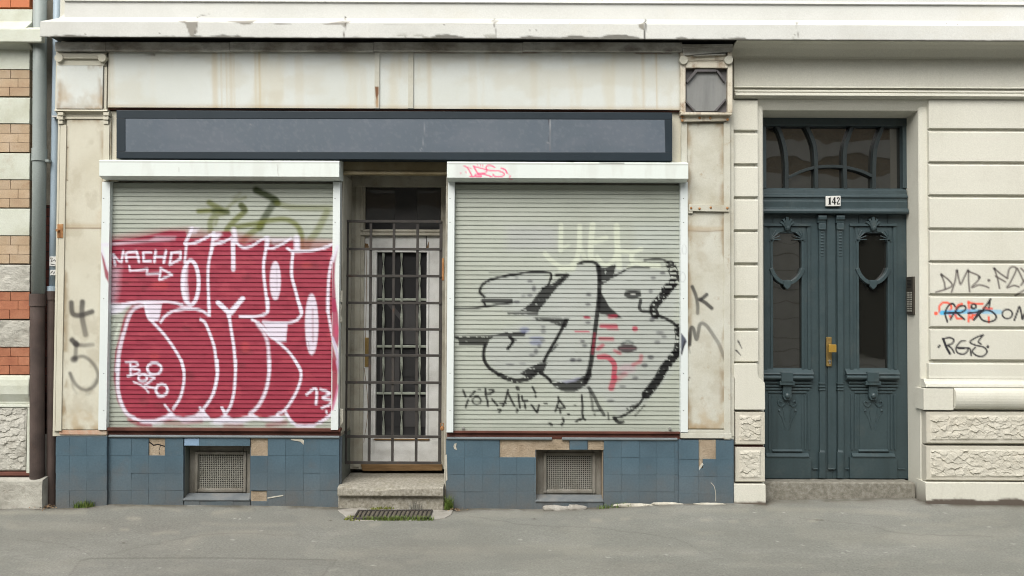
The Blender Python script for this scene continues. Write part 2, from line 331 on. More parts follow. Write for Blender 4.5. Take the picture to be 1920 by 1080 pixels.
def brickmat(name, c1, c2, mo, scale):
    m = bpy.data.materials.new(name); m.use_nodes = True; nt = m.node_tree; N = nt.nodes; L = nt.links; b = N['Principled BSDF']
    tc = N.new('ShaderNodeTexCoord'); mp = N.new('ShaderNodeMapping'); mp.inputs['Rotation'].default_value = (math.radians(90), 0, 0); L.new(tc.outputs['Object'], mp.inputs['Vector'])
    br = N.new('ShaderNodeTexBrick'); L.new(mp.outputs[0], br.inputs['Vector'])
    for k, v in (('Color1', c1), ('Color2', c2), ('Mortar', mo)): br.inputs[k].default_value = tuple(v)+(1,)
    for k, v in (('Scale', 1.), ('Mortar Size', .004), ('Brick Width', .25), ('Row Height', scale), ('Mortar Smooth', .2)): br.inputs[k].default_value = v
    no = N.new('ShaderNodeTexNoise'); no.inputs['Scale'].default_value = 14; no.inputs['Detail'].default_value = 8; L.new(tc.outputs['Object'], no.inputs['Vector'])
    r = N.new('ShaderNodeValToRGB'); r.color_ramp.elements[0].position = .3; r.color_ramp.elements[0].color = (.72, .70, .68, 1); r.color_ramp.elements[1].position = .7; L.new(no.outputs['Fac'], r.inputs[0])
    x = N.new('ShaderNodeMix'); x.data_type = 'RGBA'; x.blend_type = 'MULTIPLY'; x.inputs[0].default_value = 1; L.new(br.outputs['Color'], x.inputs[6]); L.new(r.outputs[0], x.inputs[7]); L.new(x.outputs[2], b.inputs['Base Color'])
    b.inputs['Roughness'].default_value = .85
    bp = N.new('ShaderNodeBump'); bp.inputs['Strength'].default_value = .6; bp.inputs['Distance'].default_value = .006; bp.invert = True; L.new(br.outputs['Fac'], bp.inputs['Height']); L.new(bp.outputs[0], b.inputs['Normal'])
    return m
M['gapbrick'] = brickmat('dark_red_gap_brick', (.13, .035, .025), (.09, .03, .022), (.03, .022, .018), .078)
M['obrick'] = brickmat('opposite_ochre_brick', (.40, .31, .21), (.35, .28, .19), (.4, .37, .31), .08)
M['ostone'] = mat('opposite_pale_stone', [(0.567, 0.540, 0.472), (0.675, 0.648, 0.581)], 2., .9, .1)
M['bo'] = mat('ochre_face_brick', [(0.387, 0.270, 0.171), (0.440, 0.330, 0.216), (0.484, 0.380, 0.273)], 5., .8, .25, 90, dirt=((.3, .16, .08), .5, .56, 14.), speck=.14, island=.07)
M['br'] = mat('red_face_brick', [(0.313, 0.115, 0.063), (0.386, 0.155, 0.084), (0.442, 0.200, 0.116)], 6., .8, .25, 90, dirt=((.22, .08, .05), .5, .56, 14.), speck=.14, island=.07)
M['brr'] = mat('bright_red_brick', [(0.468, 0.145, 0.058), (0.540, 0.180, 0.079)], 5., .7, .15, 90, speck=.06)

M['ventfr'] = mat('shade_toned_concrete_frame', [(.12, .11, .09), (.17, .16, .135), (.21, .20, .175)], 7., .95, .5, 90, dirt=((.09, .08, .06), .5, .58, 9.), bdist=.006)  # darker copy of the weathered concrete, shade of the recess put into its colour
M['vsill'] = mat('dusty_tile_sill', [(.115, .13, .14), (.15, .165, .17), (.19, .195, .19)], 9., .7, .3, 70, dirt=((.22, .21, .18), .6, .55, 12.))

M['joint'] = mat('dark_tile_joint', [(.052, .072, .088), (.075, .098, .115)], 9., .8, .1, 60, splash=((.12, .12, .115), .9, .40))
M['granb'] = mat('brown_granite_step', [(.15, .14, .115), (.21, .20, .165), (.28, .27, .235)], 30., .85, .5, 90, detail=3, speck=.15, dirt=((.13, .12, .09), .6, .55, 5.))
M['peel'] = mat('peeling_orange_primer', [(.36, .20, .12), (.46, .28, .19), (.50, .42, .33)], 6., .8, .3, 60, dirt=((.56, .52, .44), .8, .56, 7.))

M['sill2'] = mat('grate_pit_dirt', [(0.080, 0.072, 0.056), (0.144, 0.128, 0.096)], 20., .95, .3, 80)
M['dimgrey'] = mat('dim_grey_interior_card', [(.045, .044, .045), (.062, .06, .06)], 3., .8, 0)  # for the cards added on the shop glass to suggest a dim interior

M['bars'] = mat('dark_fanlight_bars', [(.018, .025, .026), (.025, .034, .035)], 3., .5, .06, 30)
M['rustc'] = mat('rust_stained_cream_frame', [(.42, .37, .27), (.56, .52, .42), (.60, .57, .48)], 3.5, .75, .35, 60, dirt=((.22, .12, .055), .95, .52, 8.), streak=((.20, .12, .07), .75, .50))
WH, RD, BK = (238, 234, 249), (160, 46, 70), (9, 9, 11)
TA, TB, TC_, TD, TE, TF, TG, TH = (180, 340), (190, 450), (400, 340), (400, 450), (190, 560), (190, 675), (400, 560), (400, 675)
TI, TJ, TK, TL, TM, TN, TO = (840, 300), (840, 480), (1050, 410), (1050, 530), (840, 600), (840, 690), (1060, 660)
OLD_RED = (168, 52, 66)
def red_shutter(c):
    OL, OD = (108, 114, 34), (56, 68, 30)
    s = lambda o, pts, w, al=.95, col=WH, soft=2.3, **k: c.stroke(T(o, pts), w*(.8 if col is WH else 1), col, min(1, al*(1.28 if col in (OL, OD) else 1)), soft, **k)
    fl = lambda o, pts, al=.85, col=WH, soft=3., **k: c.fill(T(o, pts), col, al, soft, **k)
    # older olive tag
    s(TC_, [(640, 130), (900, 260), (960, 330)], 13, .75, OD, 5); s(TC_, [(930, 290), (760, 560), (700, 700)], 13, .62, OD, 5); s(TC_, [(720, 660), (480, 850), (420, 960)], 12, .55, OL, 5)
    s(TC_, [(420, 360), (470, 440), (330, 580), (220, 700), (190, 790)], 11, .62, OL, 4); s(TC_, [(420, 360), (470, 440)], 11, .5, OD, 5); s(TC_, [(480, 240), (330, 300), (210, 400)], 6, .4, OL, 5); s(TC_, [(400, 180), (310, 260)], 7, .25, OL, 6)
    s(TC_, [(330, 690), (600, 640), (900, 580), (1080, 570), (1230, 640), (1310, 760), (1330, 950), (1290, 1060)], 10, .6, OL, 5); s(TC_, [(960, 330), (1200, 390), (1750, 400)], 11, .4, OL, 6)
    s(TC_, [(1700, 470), (1560, 740), (1440, 900), (1400, 1030)], 13, .42, OL, 6); s(TA, [(1540, 450), (1700, 440), (1860, 440)], 9, .65, OL, 5); s(TA, [(1700, 320), (1800, 380), (1960, 460)], 11, .6, OL, 5)
    s(TA, [(1720, 760), (1720, 600), (1800, 500), (1900, 480)], 11, .5, OL, 5); s(TC_, [(60, 560), (30, 650)], 6, .4, OL, 4); s(TC_, [(0, 440), (80, 430), (220, 470)], 8, .6, OD, 5)
    # red fill, thin haze first
    c.fill([(203, 443), (250, 438), (305, 430), (355, 427), (400, 436), (440, 436), (500, 448), (556, 448), (636, 452), (636, 470), (203, 480)], RD, .55, 12)
    body = [(203, 452), (260, 445), (318, 432), (348, 433), (352, 446), (385, 444), (398, 436), (432, 434), (440, 450), (458, 458), (494, 447), (503, 458), (520, 460), (553, 450), (556, 468), (580, 472), (612, 466), (626, 455), (640, 460),
            (640, 760), (622, 780), (600, 796), (572, 800), (546, 790), (536, 778), (500, 784), (470, 780), (430, 786), (380, 784), (310, 790), (262, 794), (236, 780), (220, 752), (213, 710), (216, 660), (232, 600), (252, 572), (203, 570)]
    c.fill(body, RD, .97, 3.5)
    c.fill([(203, 500), (226, 500), (222, 545), (214, 575), (203, 575)], WH, .36, 14)
    for q in ((238, 530, 9, 4), (262, 520, 10, 5), (270, 540, 6, 5), (560, 505, 10, 6), (500, 498, 7, 12), (462, 520, 9, 6), (270, 752, 9, 10), (350, 615, 8, 5), (452, 686, 9, 5), (585, 500, 18, 8), (460, 660, 14, 6), (355, 705, 10, 9), (300, 760, 12, 5)):
        c.disc(q[:2], q[2], q[3], (104, 52, 56), .4, 7)
    for q in ((575, 497, 10, 5), (300, 535, 16, 8), (290, 668, 9, 6), (460, 650, 8, 10), (470, 780, 20, 4)): c.disc(q[:2], q[2], q[3], (206, 84, 84), .45, 6)
    x, y = c.x, c.y; idx = np.where((c.a > .5) & (y > 445))[0]; c.over(idx, sstep(.55, .75, fbm(x[idx]*.05, y[idx]*.09, 4))*.30, lin((120, 34, 50))); c.over(idx, sstep(.56, .74, fbm(x[idx]*.045+60, y[idx]*.08+9, 4))*.28, lin((196, 84, 96)))
    # white sweeps
    s(TA, [(190, 945), (420, 925), (720, 900), (1100, 880)], 6, .75, WH, 5, al2=.15); fl(TA, [(900, 820), (1200, 830), (1180, 880), (800, 890)], .35, WH, 6)
    s(TA, [(1440, 700), (1400, 800), (1335, 935)], 7.5, .9); s(TA, [(1330, 940), (1480, 925), (1640, 850), (1760, 780)], 6.5, .95); fl(TA, [(1390, 690), (1560, 690), (1500, 780), (1420, 790)], .55, WH, 6)
    s(TA, [(1770, 770), (1745, 940), (1725, 1080)], 8, .85); s(TA, [(1770, 950), (1920, 905)], 7); fl(TA, [(1700, 790), (1840, 760), (1900, 800), (1780, 900)], .5, WH, 6)
    s(TC_, [(310, 730), (330, 900)], 11, .85, WH, 5); s(TC_, [(0, 940), (150, 905), (270, 850)], 6); fl(TC_, [(0, 780), (120, 780), (60, 880), (0, 890)], .8, WH, 5); s(TC_, [(340, 920), (440, 990), (560, 975), (700, 890), (790, 845)], 6)
    s(TC_, [(815, 850), (800, 970)], 10, .9, WH, 4); s(TC_, [(800, 1005), (900, 1000), (1050, 930), (1160, 855)], 5.5); fl(TC_, [(850, 850), (1230, 850), (1100, 890), (900, 930)], .5, WH, 6)
    s(TC_, [(1250, 850), (1255, 1010)], 14, .85, WH, 5); s(TC_, [(1110, 1005), (1200, 1050), (1400, 1045), (1620, 1010), (1810, 935)], 6.5)
    s(TD, [(295, 20), (298, 230), (299, 440)], 10, .97, al2=.85); s(TD, [(790, 130), (755, 350), (760, 560), (800, 900), (815, 1080)], 7); s(TD, [(1195, 180), (1175, 400), (1180, 560), (1230, 750), (1315, 1080)], 7)
    c.disc(T(TD, [(930, 610)])[0], 10.5, 37, WH, .86, 3); s(TD, [(950, 420), (955, 760)], 2, .35, (120, 90, 110), 3)
    s(TD, [(1870, 110), (1780, 300), (1730, 600), (1715, 1080)], 7, .85); s(TD, [(70, 940), (230, 1090)], 10.5); s(TD, [(440, 875), (270, 1090)], 10.5)
    s(TB, [(1275, 90), (1250, 340)], 6, .85); s(TB, [(1665, 90), (1610, 350), (1600, 600), (1610, 900), (1620, 1080)], 6.5, .92)
    c.ell(T(TB, [(1340, 640)])[0], 15, 41, 7, WH, .95, 2.2); fl(TB, [(1210, 500), (1300, 330), (1290, 620), (1320, 930), (1250, 960), (1200, 760)], .72, WH, 5)
    s(TG, [(75, 60), (220, 200), (235, 270)], 10); s(TG, [(440, 0), (250, 205)], 10); s(TG, [(235, 240), (265, 450), (310, 750), (335, 1080)], 7)
    s(TG, [(815, 0), (822, 130), (790, 220), (650, 265), (400, 270)], 6.5); s(TG, [(1260, 0), (1325, 180), (1300, 270), (1200, 345), (1000, 362), (750, 350)], 6.5)
    fl(TG, [(740, 360), (1115, 365), (1090, 640), (960, 650), (830, 520)], .88); s(TG, [(580, 310), (720, 400), (850, 560), (960, 640), (1150, 820), (1310, 1070)], 6.2); s(TG, [(660, 380), (760, 520), (820, 700), (840, 1080)], 7.5, .78, WH, 4)
    c.disc(T(TG, [(1475, 385)])[0], 12.5, 58, WH, .85, 3); s(TG, [(1490, 150), (1495, 650)], 2.5, .55, (150, 70, 90), 3); s(TG, [(1430, 650), (1440, 760)], 1.6, .5, (90, 60, 80), 2)
    s(TG, [(1715, 0), (1730, 250), (1770, 480), (1800, 620)], 6, .85)
    s(TH, [(55, 0), (60, 150), (40, 330), (0, 510)], 6.5); s(TH, [(335, 0), (328, 250), (310, 480), (260, 680), (190, 800)], 6.5); s(TH, [(840, 0), (830, 250), (780, 480), (680, 680), (550, 810)], 8, .88, WH, 3); s(TH, [(1225, 0), (1310, 170), (1300, 330), (1220, 530), (1080, 740), (960, 815)], 6.5)
    s(TH, [(130, 720), (180, 800)], 6.5); fl(TH, [(0, 885), (80, 870), (180, 825), (300, 880), (400, 870), (560, 820), (630, 830), (700, 880), (800, 870), (960, 825), (1080, 870), (1010, 935), (600, 905), (330, 975), (200, 930), (0, 950)], .85, WH, 4)
    s(TH, [(600, 830), (690, 890)], 5); s(TH, [(1090, 800), (1170, 920), (1260, 980), (1400, 1000), (1560, 955), (1700, 870), (1790, 790)], 7)
    s(TH, [(1400, 520), (1510, 432), (1550, 470), (1540, 660)], 6.2); s(TH, [(1610, 440), (1750, 500), (1640, 570), (1770, 610), (1740, 670), (1630, 720)], 5.6); s(TH, [(1695, 770), (1700, 795)], 5)
    c.fill(T(TH, [(1790, -30), (1850, 20), (1890, 150), (1885, 400), (1840, 580), (1785, 720)]), RD, .95, 4); s(TH, [(1890, 380), (1850, 560), (1790, 720)], 4, .6, (226, 110, 150), 4)
    s(TE, [(320, 85), (480, 55), (650, 45), (1000, 50), (1210, 85)], 6); fl(TE, [(100, 70), (600, 60), (380, 130), (300, 210), (100, 250)], .72, WH, 5); s(TE, [(110, 210), (330, 130)], 10, .5, WH, 6)
    s(TE, [(620, 95), (480, 160), (400, 300), (330, 530), (270, 780), (230, 1080)], 9, .8, WH, 3); s(TE, [(470, 110), (370, 250), (310, 480)], 5, .7, RD, 4)
    s(TE, [(190, 340), (130, 490)], 5, .5, (232, 240, 226), 3); s(TE, [(270, 380), (200, 610)], 4, .55, (232, 240, 226), 3)
    fl(TE, [(650, 60), (910, 80), (880, 250), (850, 340), (770, 340), (690, 260)], .88); s(TE, [(650, 60), (700, 270), (780, 360), (960, 560), (1100, 760), (1200, 940), (1240, 1080)], 6.4)
    s(TE, [(890, 350), (960, 260), (1100, 180), (1350, 155), (1500, 180), (1620, 255)], 6.2); s(TE, [(1610, 0), (1620, 250)], 6.5); s(TE, [(1490, 310), (1560, 370), (1640, 560), (1700, 760), (1735, 1080)], 6.6)
    fl(TE, [(1160, 100), (1380, 100), (1340, 150), (1200, 140)], .6, WH, 4)
    s(TF, [(260, 0), (245, 250), (250, 450), (300, 650), (380, 800), (500, 875)], 8.5, .9, WH, 3); s(TF, [(480, 880), (700, 925), (950, 870), (1050, 800)], 6.5)
    s(TF, [(1200, 0), (1240, 200), (1230, 380), (1180, 570), (1080, 730)], 6.4); s(TF, [(950, 670), (1020, 760)], 5); s(TF, [(1735, 0), (1745, 200), (1710, 400), (1640, 580), (1530, 740)], 6.5); s(TF, [(1480, 720), (1610, 870)], 6); s(TF, [(1810, 720), (1850, 800)], 6)
    fl(TF, [(850, 870), (960, 840), (1040, 765), (1120, 840), (1230, 862), (1400, 825), (1490, 750), (1600, 870), (1700, 890), (1800, 860), (1850, 800), (1920, 850), (1920, 940), (1650, 905), (1240, 950), (1150, 900)], .85, WH, 4)
    fl(TF, [(560, 900), (1000, 890), (900, 970), (700, 985)], .55, WH, 7); s(TF, [(410, 895), (560, 965), (740, 978)], 6, .75, RD, 4); s(TF, [(960, 940), (1200, 950), (1500, 920)], 7, .5, RD, 5); s(TH, [(180, 985), (420, 985)], 9, .4, RD, 6); s(TH, [(820, 975), (1080, 940)], 9, .55, RD, 6); fl(TF, [(1620, 900), (1920, 900), (1800, 990), (1640, 970)], .5, WH, 6)
    # BOZO
    w = 4.8
    s(TF, [(370, 30), (510, 30), (545, 80), (450, 120), (570, 150), (540, 200), (395, 245)], w); s(TF, [(435, 40), (440, 225)], w); c.ell(T(TF, [(795, 130)])[0], 13.2, 10.8, w, WH, .97); c.ell(T(TF, [(620, 270)])[0], 8, 6.5, 4.4, WH, .97)
    s(TF, [(650, 215), (800, 265), (650, 385), (830, 432)], w, smooth=False); s(TF, [(485, 325), (630, 400), (710, 490)], 4); c.ell(T(TF, [(905, 450)])[0], 10.8, 10.8, w, WH, .97); c.disc(T(TF, [(880, 545)])[0], 6, 3, WH, .5, 4)
    # NACHO and arrow
    w = 5.6
    s(TB, [(180, 215), (205, 370)], w); s(TB, [(180, 215), (250, 300), (295, 330)], 4.6); s(TB, [(300, 330), (330, 170)], w); s(TB, [(380, 325), (365, 215), (400, 180), (530, 172), (565, 330)], w, smooth=False); s(TB, [(380, 260), (560, 258)], 4.5)
    s(TB, [(745, 185), (630, 185), (635, 315), (740, 312)], w, smooth=False); s(TB, [(815, 170), (795, 330)], 6); s(TB, [(800, 250), (950, 250)], 4.5); s(TB, [(970, 170), (935, 340)], 6); s(TB, [(1050, 190), (1190, 175), (1185, 285), (1025, 370), (1055, 190)], w, smooth=False)
    s(TB, [(420, 390), (430, 465), (690, 435), (680, 510), (880, 505)], 4.6, smooth=False); s(TB, [(890, 425), (1060, 520), (870, 600), (895, 425)], 5, smooth=False)
def red_rail_l(c):
    c.stroke(T(TA, [(30, 955), (190, 950)]), 7, WH, .8, 5); c.stroke(T(TB, [(0, 130), (50, 330), (110, 480)]), 6, WH, .8, 4); c.fill(T(TB, [(-5, 180), (40, 280), (80, 430), (110, 500), (110, 640), (60, 560), (20, 330)]), RD, .9, 3)
def red_rail_r(c):
    c.fill(T(TD, [(1870, 120), (1830, 330), (1820, 560), (1840, 900), (1850, 1080), (1760, 1080), (1790, 300)]), (160, 52, 84), .92, 3); c.stroke(T(TD, [(1860, 100), (1790, 310)]), 6, WH, .9, 3)
    c.fill(T(TG, [(1780, -20), (1830, 0), (1870, 230), (1890, 500), (1870, 740), (1800, 600), (1780, 560)]), (176, 54, 92), .92, 3); c.disc(T(TG, [(1845, 480)])[0], 3, 12, (214, 84, 122), .8, 3); c.stroke(T(TG, [(1790, 590), (1850, 800), (1890, 1060)]), 5, (214, 200, 226), .95, 2)
    c.fill(T(TG, [(1780, 660), (1850, 900), (1870, 1080), (1780, 1080)]), RD, .92, 3); c.fill(T(TH, [(1780, -30), (1840, 20), (1870, 150), (1860, 420), (1820, 600), (1780, 740)]), (166, 54, 76), .95, 3); c.stroke(T(TH, [(1850, 20), (1880, 200)]), 3, (214, 190, 220), .8, 3); c.stroke(T(TH, [(1875, 380), (1830, 580), (1785, 740)]), 4, (220, 110, 160), .8, 3)
def black_shutter(c):
    s = lambda o, pts, w, al=.93, col=BK, soft=1.6, **k: c.stroke(T(o, pts), w*(1.06 if col is BK else 1.25 if col == (184, 54, 80) else 1), col, min(1, al*1.04), soft, **k)
    fl = lambda o, pts, al=.92, col=BK, soft=1.6, **k: c.fill(T(o, pts), col, al, soft, **k)
    PL, PY = (176, 179, 200), (212, 219, 200)
    # lilac haze inside the letters
    c.fill([(905, 545), (915, 525), (960, 512), (1020, 510), (1030, 530), (1062, 520), (1085, 496), (1125, 500), (1200, 500), (1262, 510), (1272, 560), (1262, 600), (1276, 640), (1258, 700), (1210, 755), (1160, 780), (1125, 740), (1090, 735), (1045, 730), (1020, 705), (965, 712), (920, 690), (908, 650), (925, 625), (990, 600), (905, 560)], PL, .15, 14)
    # old pale and lilac traces near the top
    c.fill([(950, 425), (1045, 425), (1045, 470), (950, 470)], (170, 168, 186), .22, 18); c.fill([(1190, 420), (1272, 420), (1272, 470), (1190, 470)], (198, 206, 202), .35, 16)
    for q in ([(1052, 422), (1051, 470)], [(1022, 476), (1036, 490), (1056, 502), (1074, 496), (1085, 470), (1087, 424)]): c.stroke(q, 9, PY, .8, 2.5)
    s(TK, [(300, 120), (300, 380), (350, 540), (380, 620)], 8, .55, PY, 3); s(TK, [(490, 90), (470, 300), (460, 560), (490, 610)], 11, .85, PY, 2.5); s(TK, [(690, 285), (520, 350)], 10, .7, PY, 2.5); s(TK, [(560, 570), (620, 660), (700, 695), (800, 630), (850, 500), (865, 400)], 8, .85, PY, 2)
    s(TK, [(850, 110), (860, 400), (890, 720)], 11, .85, PY, 2.5); s(TK, [(900, 480), (1080, 505), (1220, 455)], 8, .8, PY, 2.5); s(TK, [(1080, 520), (1090, 640), (1290, 690), (1480, 710)], 9, .88, PY, 2); s(TK, [(1010, 740), (1120, 670)], 6, .85, PY, 2); s(TK, [(120, 400), (40, 440)], 7, .6, PY, 3)
    s(TK, [(270, 600), (200, 740)], 8, .8, PY, 3); s(TK, [(0, 760), (200, 760)], 7, .7, PY, 4)
    # first letter
    s(TJ, [(1545, 340), (1540, 265), (1450, 242), (1240, 240), (1060, 268), (860, 302), (650, 352), (530, 420), (485, 490), (482, 550), (545, 612)], 4.6); s(TJ, [(620, 240), (1050, 235)], 2.5, .5)
    s(TJ, [(520, 670), (700, 672), (950, 672)], 6.5, .85); s(TJ, [(540, 700), (560, 735)], 4); s(TJ, [(960, 700), (700, 735), (400, 780), (100, 792)], 4.2, .85)
    fl(TJ, [(1735, 285), (1800, 280), (1680, 420), (1540, 600), (1350, 840), (1085, 825), (1250, 700), (1350, 560), (1420, 480), (1560, 420)], .92, brk=.30)
    s(TJ, [(1540, 340), (1500, 440), (1420, 485)], 4); s(TJ, [(910, 862), (1340, 868)], 5, .85, brk=.4); fl(TJ, [(1280, 920), (1830, 930), (1770, 1080), (1690, 1060), (1500, 980), (1330, 970)], .85, brk=.42)
    for q in ((1030, 330, 4, 2), (1230, 378, 5, 3), (1290, 490, 4, 6), (1230, 590, 5, 3), (1030, 690, 6, 3), (1130, 600, 4, 2)): c.disc(T(TJ, [q[:2]])[0], q[2], q[3], (70, 68, 80), .7, 3)
    s(TM, [(1770, 0), (1700, 150), (1600, 330), (1500, 500), (1440, 620)], 6); s(TM, [(1640, 370), (1560, 470)], 3, .8)
    fl(TM, [(70, 232), (650, 228), (900, 180), (1180, 165), (1150, 245), (700, 245), (620, 300), (590, 385), (160, 375), (160, 305), (90, 255)], .88, brk=.28)
    s(TM, [(560, 370), (535, 480), (545, 600), (620, 720), (760, 815)], 6); s(TM, [(760, 815), (900, 880), (1030, 915), (1200, 880), (1320, 790)], 8, .9, brk=.34); fl(TM, [(1080, 800), (1240, 700), (1380, 640), (1495, 640), (1430, 790), (1180, 860)], .92, brk=.26)
    s(TM, [(925, 255), (975, 320), (895, 435)], 5.5); fl(TM, [(930, 260), (1050, 290), (960, 360)], .8); s(TM, [(1380, 790), (1490, 865), (1545, 930)], 5.5)
    for q in ((1150, 150, 9, 6), (1330, 270, 14, 3), (1320, 340, 12, 5)): c.disc(T(TM, [q[:2]])[0], q[2], q[3], (96, 104, 158), .5, 4)
    for q in ((1430, 105, 4, 3), (1430, 170, 5, 4), (1420, 310, 5, 3), (1370, 390, 4, 4), (1320, 470, 4, 6), (1260, 525, 6, 3), (1120, 655, 7, 2), (930, 665, 8, 2), (1880, 600, 7, 3)): c.disc(T(TM, [q[:2]])[0], q[2], q[3], (66, 64, 78), .6, 3)
    # second letter
    s(TK, [(-60, 850), (100, 830)], 4); s(TK, [(270, 680), (400, 645), (530, 665), (600, 740)], 5, .9); s(TK, [(0, 970), (120, 850)], 6, .8)
    c.stroke([(1112, 650), (1117, 610), (1123, 560), (1124, 520), (1121, 500)], 8.5, BK, .93, 2); c.stroke([(1098, 715), (1107, 685), (1112, 650)], 9, BK, .93, 2)
    c.fill([(1028, 712), (1050, 716), (1075, 712), (1096, 704), (1108, 690), (1110, 705), (1100, 722), (1078, 735), (1058, 735), (1040, 726)], BK, .9, 2, brk=.33)
    c.fill([(1048, 714), (1062, 719), (1080, 714), (1092, 707), (1080, 709), (1062, 713)], PL, .6, 3)
    for q in ((400, 520), (420, 600), (430, 180), (420, 325), (340, 880), (370, 945)): c.disc(T(TL, [q])[0], 5, 3, (58, 56, 66), .75, 3)
    for q in ((210, 120), (110, 115)): c.disc(T(TO, [q])[0], 5, 3, (58, 56, 66), .75, 3)
    # third letter
    fl(TL, [(570, 60), (650, 200), (740, 360), (930, 530), (840, 532), (590, 460), (550, 300)], .93)
    fl(TK, [(560, 700), (640, 740), (840, 690), (800, 880), (640, 990), (570, 960)], .9, brk=.36); s(TK, [(800, 870), (880, 830), (1000, 760), (1060, 735), (1340, 735)], 3.2, .85); fl(TK, [(960, 790), (860, 840), (800, 850), (900, 800)], .8)
    s(TK, [(1270, 625), (1400, 605), (1540, 615), (1660, 690)], 4.5, .8); s(TK, [(1660, 690), (1720, 860), (1700, 960), (1590, 1070)], 17, .9, brk=.46); c.disc(T(TK, [(1540, 815)])[0], 5, 3, (60, 58, 68), .8, 3); c.disc(T(TK, [(1400, 890)])[0], 5, 3, (60, 58, 68), .7, 3); s(TK, [(990, 1075), (1200, 1078)], 3, .8)
    s(TL, [(1700, 0), (1600, 130), (1480, 270), (1400, 380), (1430, 490)], 15, .93, brk=.40); s(TL, [(1210, 260), (1200, 400), (1350, 440)], 6, .85, brk=.3); s(TL, [(1440, 490), (1600, 545), (1740, 640), (1790, 720)], 5.5, .9)
    s(TL, [(1760, 660), (1780, 800), (1770, 940), (1740, 1060)], 13, .92, brk=.44); s(TO, [(1660, 20), (1560, 150), (1470, 260), (1400, 390), (1300, 530), (1210, 640)], 16, .94, brk=.36); s(TO, [(1200, 640), (1100, 790), (980, 890), (850, 965), (740, 990)], 4.5, .9, brk=.3); s(TO, [(1090, 790), (930, 860)], 6, .7, brk=.5); s(TO, [(1200, 790), (1050, 950)], 3.5, .6, brk=.45); s(TO, [(730, 985), (790, 1050), (860, 1050)], 6.5, .9, brk=.3)
    s(TO, [(350, 530), (430, 660), (490, 790), (580, 940)], 6, .75, brk=.25); s(TO, [(370, 600), (400, 740), (420, 880), (520, 870)], 4.5, .6, brk=.3); s(TO, [(640, 910), (650, 1010)], 3, .8, brk=.3)
    c.disc(T(TL, [(1090, 178)])[0], 16.5, 8, BK, .88, 2); s(TL, [(1070, 168), (1120, 168)], 2.4, .9, (220, 222, 216), 1.2); c.disc(T(TL, [(1010, 985)])[0], 18.5, 8, (62, 50, 54), .92, 2); s(TL, [(930, 920), (1010, 880), (1090, 900)], 4.5, .7, (90, 96, 96)); s(TL, [(900, 980), (1120, 980)], 2, .6, (150, 110, 116), 1.5, brk=.4)
    for q in ((1280, 80, 6, 4), (1190, 200, 6, 4), (1050, 390, 6, 3), (860, 520, 7, 2.4), (680, 730, 7, 2.4), (840, 320, 10, 2)): c.disc(T(TO, [q[:2]])[0], q[2], q[3], (56, 55, 64), .72, 3)
    for q in ((1360, 130, 4, 4), (1500, 750, 8, 3), (1560, 810, 5, 3), (1460, 890, 6, 3), (1380, 550, 5, 5)): c.disc(T(TL, [q[:2]])[0], q[2], q[3], (70, 68, 78), .65, 3)
    RP = (184, 54, 80)
    s(TL, [(620, 655), (840, 655)], 6, .8, RP, 3); s(TL, [(720, 690), (860, 700)], 4, .5, RP, 3); c.disc(T(TL, [(1125, 690)])[0], 5.5, 5.5, RP, .85, 2); s(TL, [(230, 735), (430, 735)], 2.6, .75, RP, 2); s(TL, [(600, 840), (790, 845)], 5, .7, RP, 3); s(TL, [(570, 995), (640, 940)], 6, .7, RP, 3); s(TL, [(370, 515), (440, 520)], 3.5, .7, RP, 2); s(TL, [(740, 515), (840, 500)], 5, .7, RP, 3); s(TL, [(820, 1020), (900, 1060)], 5, .6, RP, 3); s(TL, [(490, 1060), (520, 770)], 4, .4, RP, 3)
    s(TO, [(510, 75), (610, 70), (700, 130), (740, 220), (725, 370)], 8, .8, RP, 2.4); s(TO, [(740, 380), (690, 540)], 9, .75, RP, 3); s(TO, [(900, 330), (760, 420)], 8, .35, RP, 5); s(TO, [(1140, 60), (1120, 140), (1020, 190)], 6, .55, RP, 3); c.disc(T(TO, [(930, 250)])[0], 16, 9, (200, 140, 165), .3, 7)
    # scrawl along the bottom
    k = dict(brk=.24); w = 3.8
    for q in ([(225, 335), (265, 425)], [(405, 345), (330, 435)], [(305, 475), (265, 585)], [(560, 310), (575, 455)], [(560, 400), (640, 380), (690, 340), (620, 330)], [(590, 475), (600, 575)], [(660, 470), (740, 560)], [(900, 330), (850, 520), (820, 575)], [(900, 375), (960, 500), (995, 565)], [(780, 535), (870, 530)], [(755, 620), (790, 625), (765, 670)],
              [(1055, 400), (1065, 500), (1080, 605)], [(1110, 430), (1125, 490), (1190, 490)], [(1150, 540), (1165, 610)], [(1265, 280), (1310, 370)], [(1310, 410), (1315, 430)], [(1250, 550), (1335, 670)], [(1365, 560), (1340, 665)], [(1655, 440), (1660, 500), (1610, 650)], [(1680, 495), (1750, 600), (1650, 605)], [(1680, 620), (1685, 680)], [(1450, 535), (1480, 535)], [(1520, 825), (1560, 855)], [(1720, 750), (1735, 800), (1700, 860)], [(1800, 690), (1815, 690)], [(1030, 610), (1045, 640), (1030, 655)]): s(TN, q, w, .88, soft=1.6)
    s(TN, [(1040, 290), (1050, 320)], 6.5, .85); c.ell(T(TN, [(430, 490)])[0], 8, 7, 3.6, BK, .85, 1.6); c.disc(T(TN, [(430, 425)])[0], 5, 3, BK, .7, 2); s(TN, [(480, 320), (460, 320)], 4, .7)
    s(TO, [(245, 650), (258, 800), (255, 920), (260, 985), (160, 1040)], 4, .88); s(TO, [(260, 985), (300, 1020)], 3.5, .85); s(TO, [(50, 930), (55, 935)], 4, .8); s(TO, [(130, 790), (155, 805)], 2.5, .7); s(TO, [(430, 940), (450, 945)], 2.5, .7)
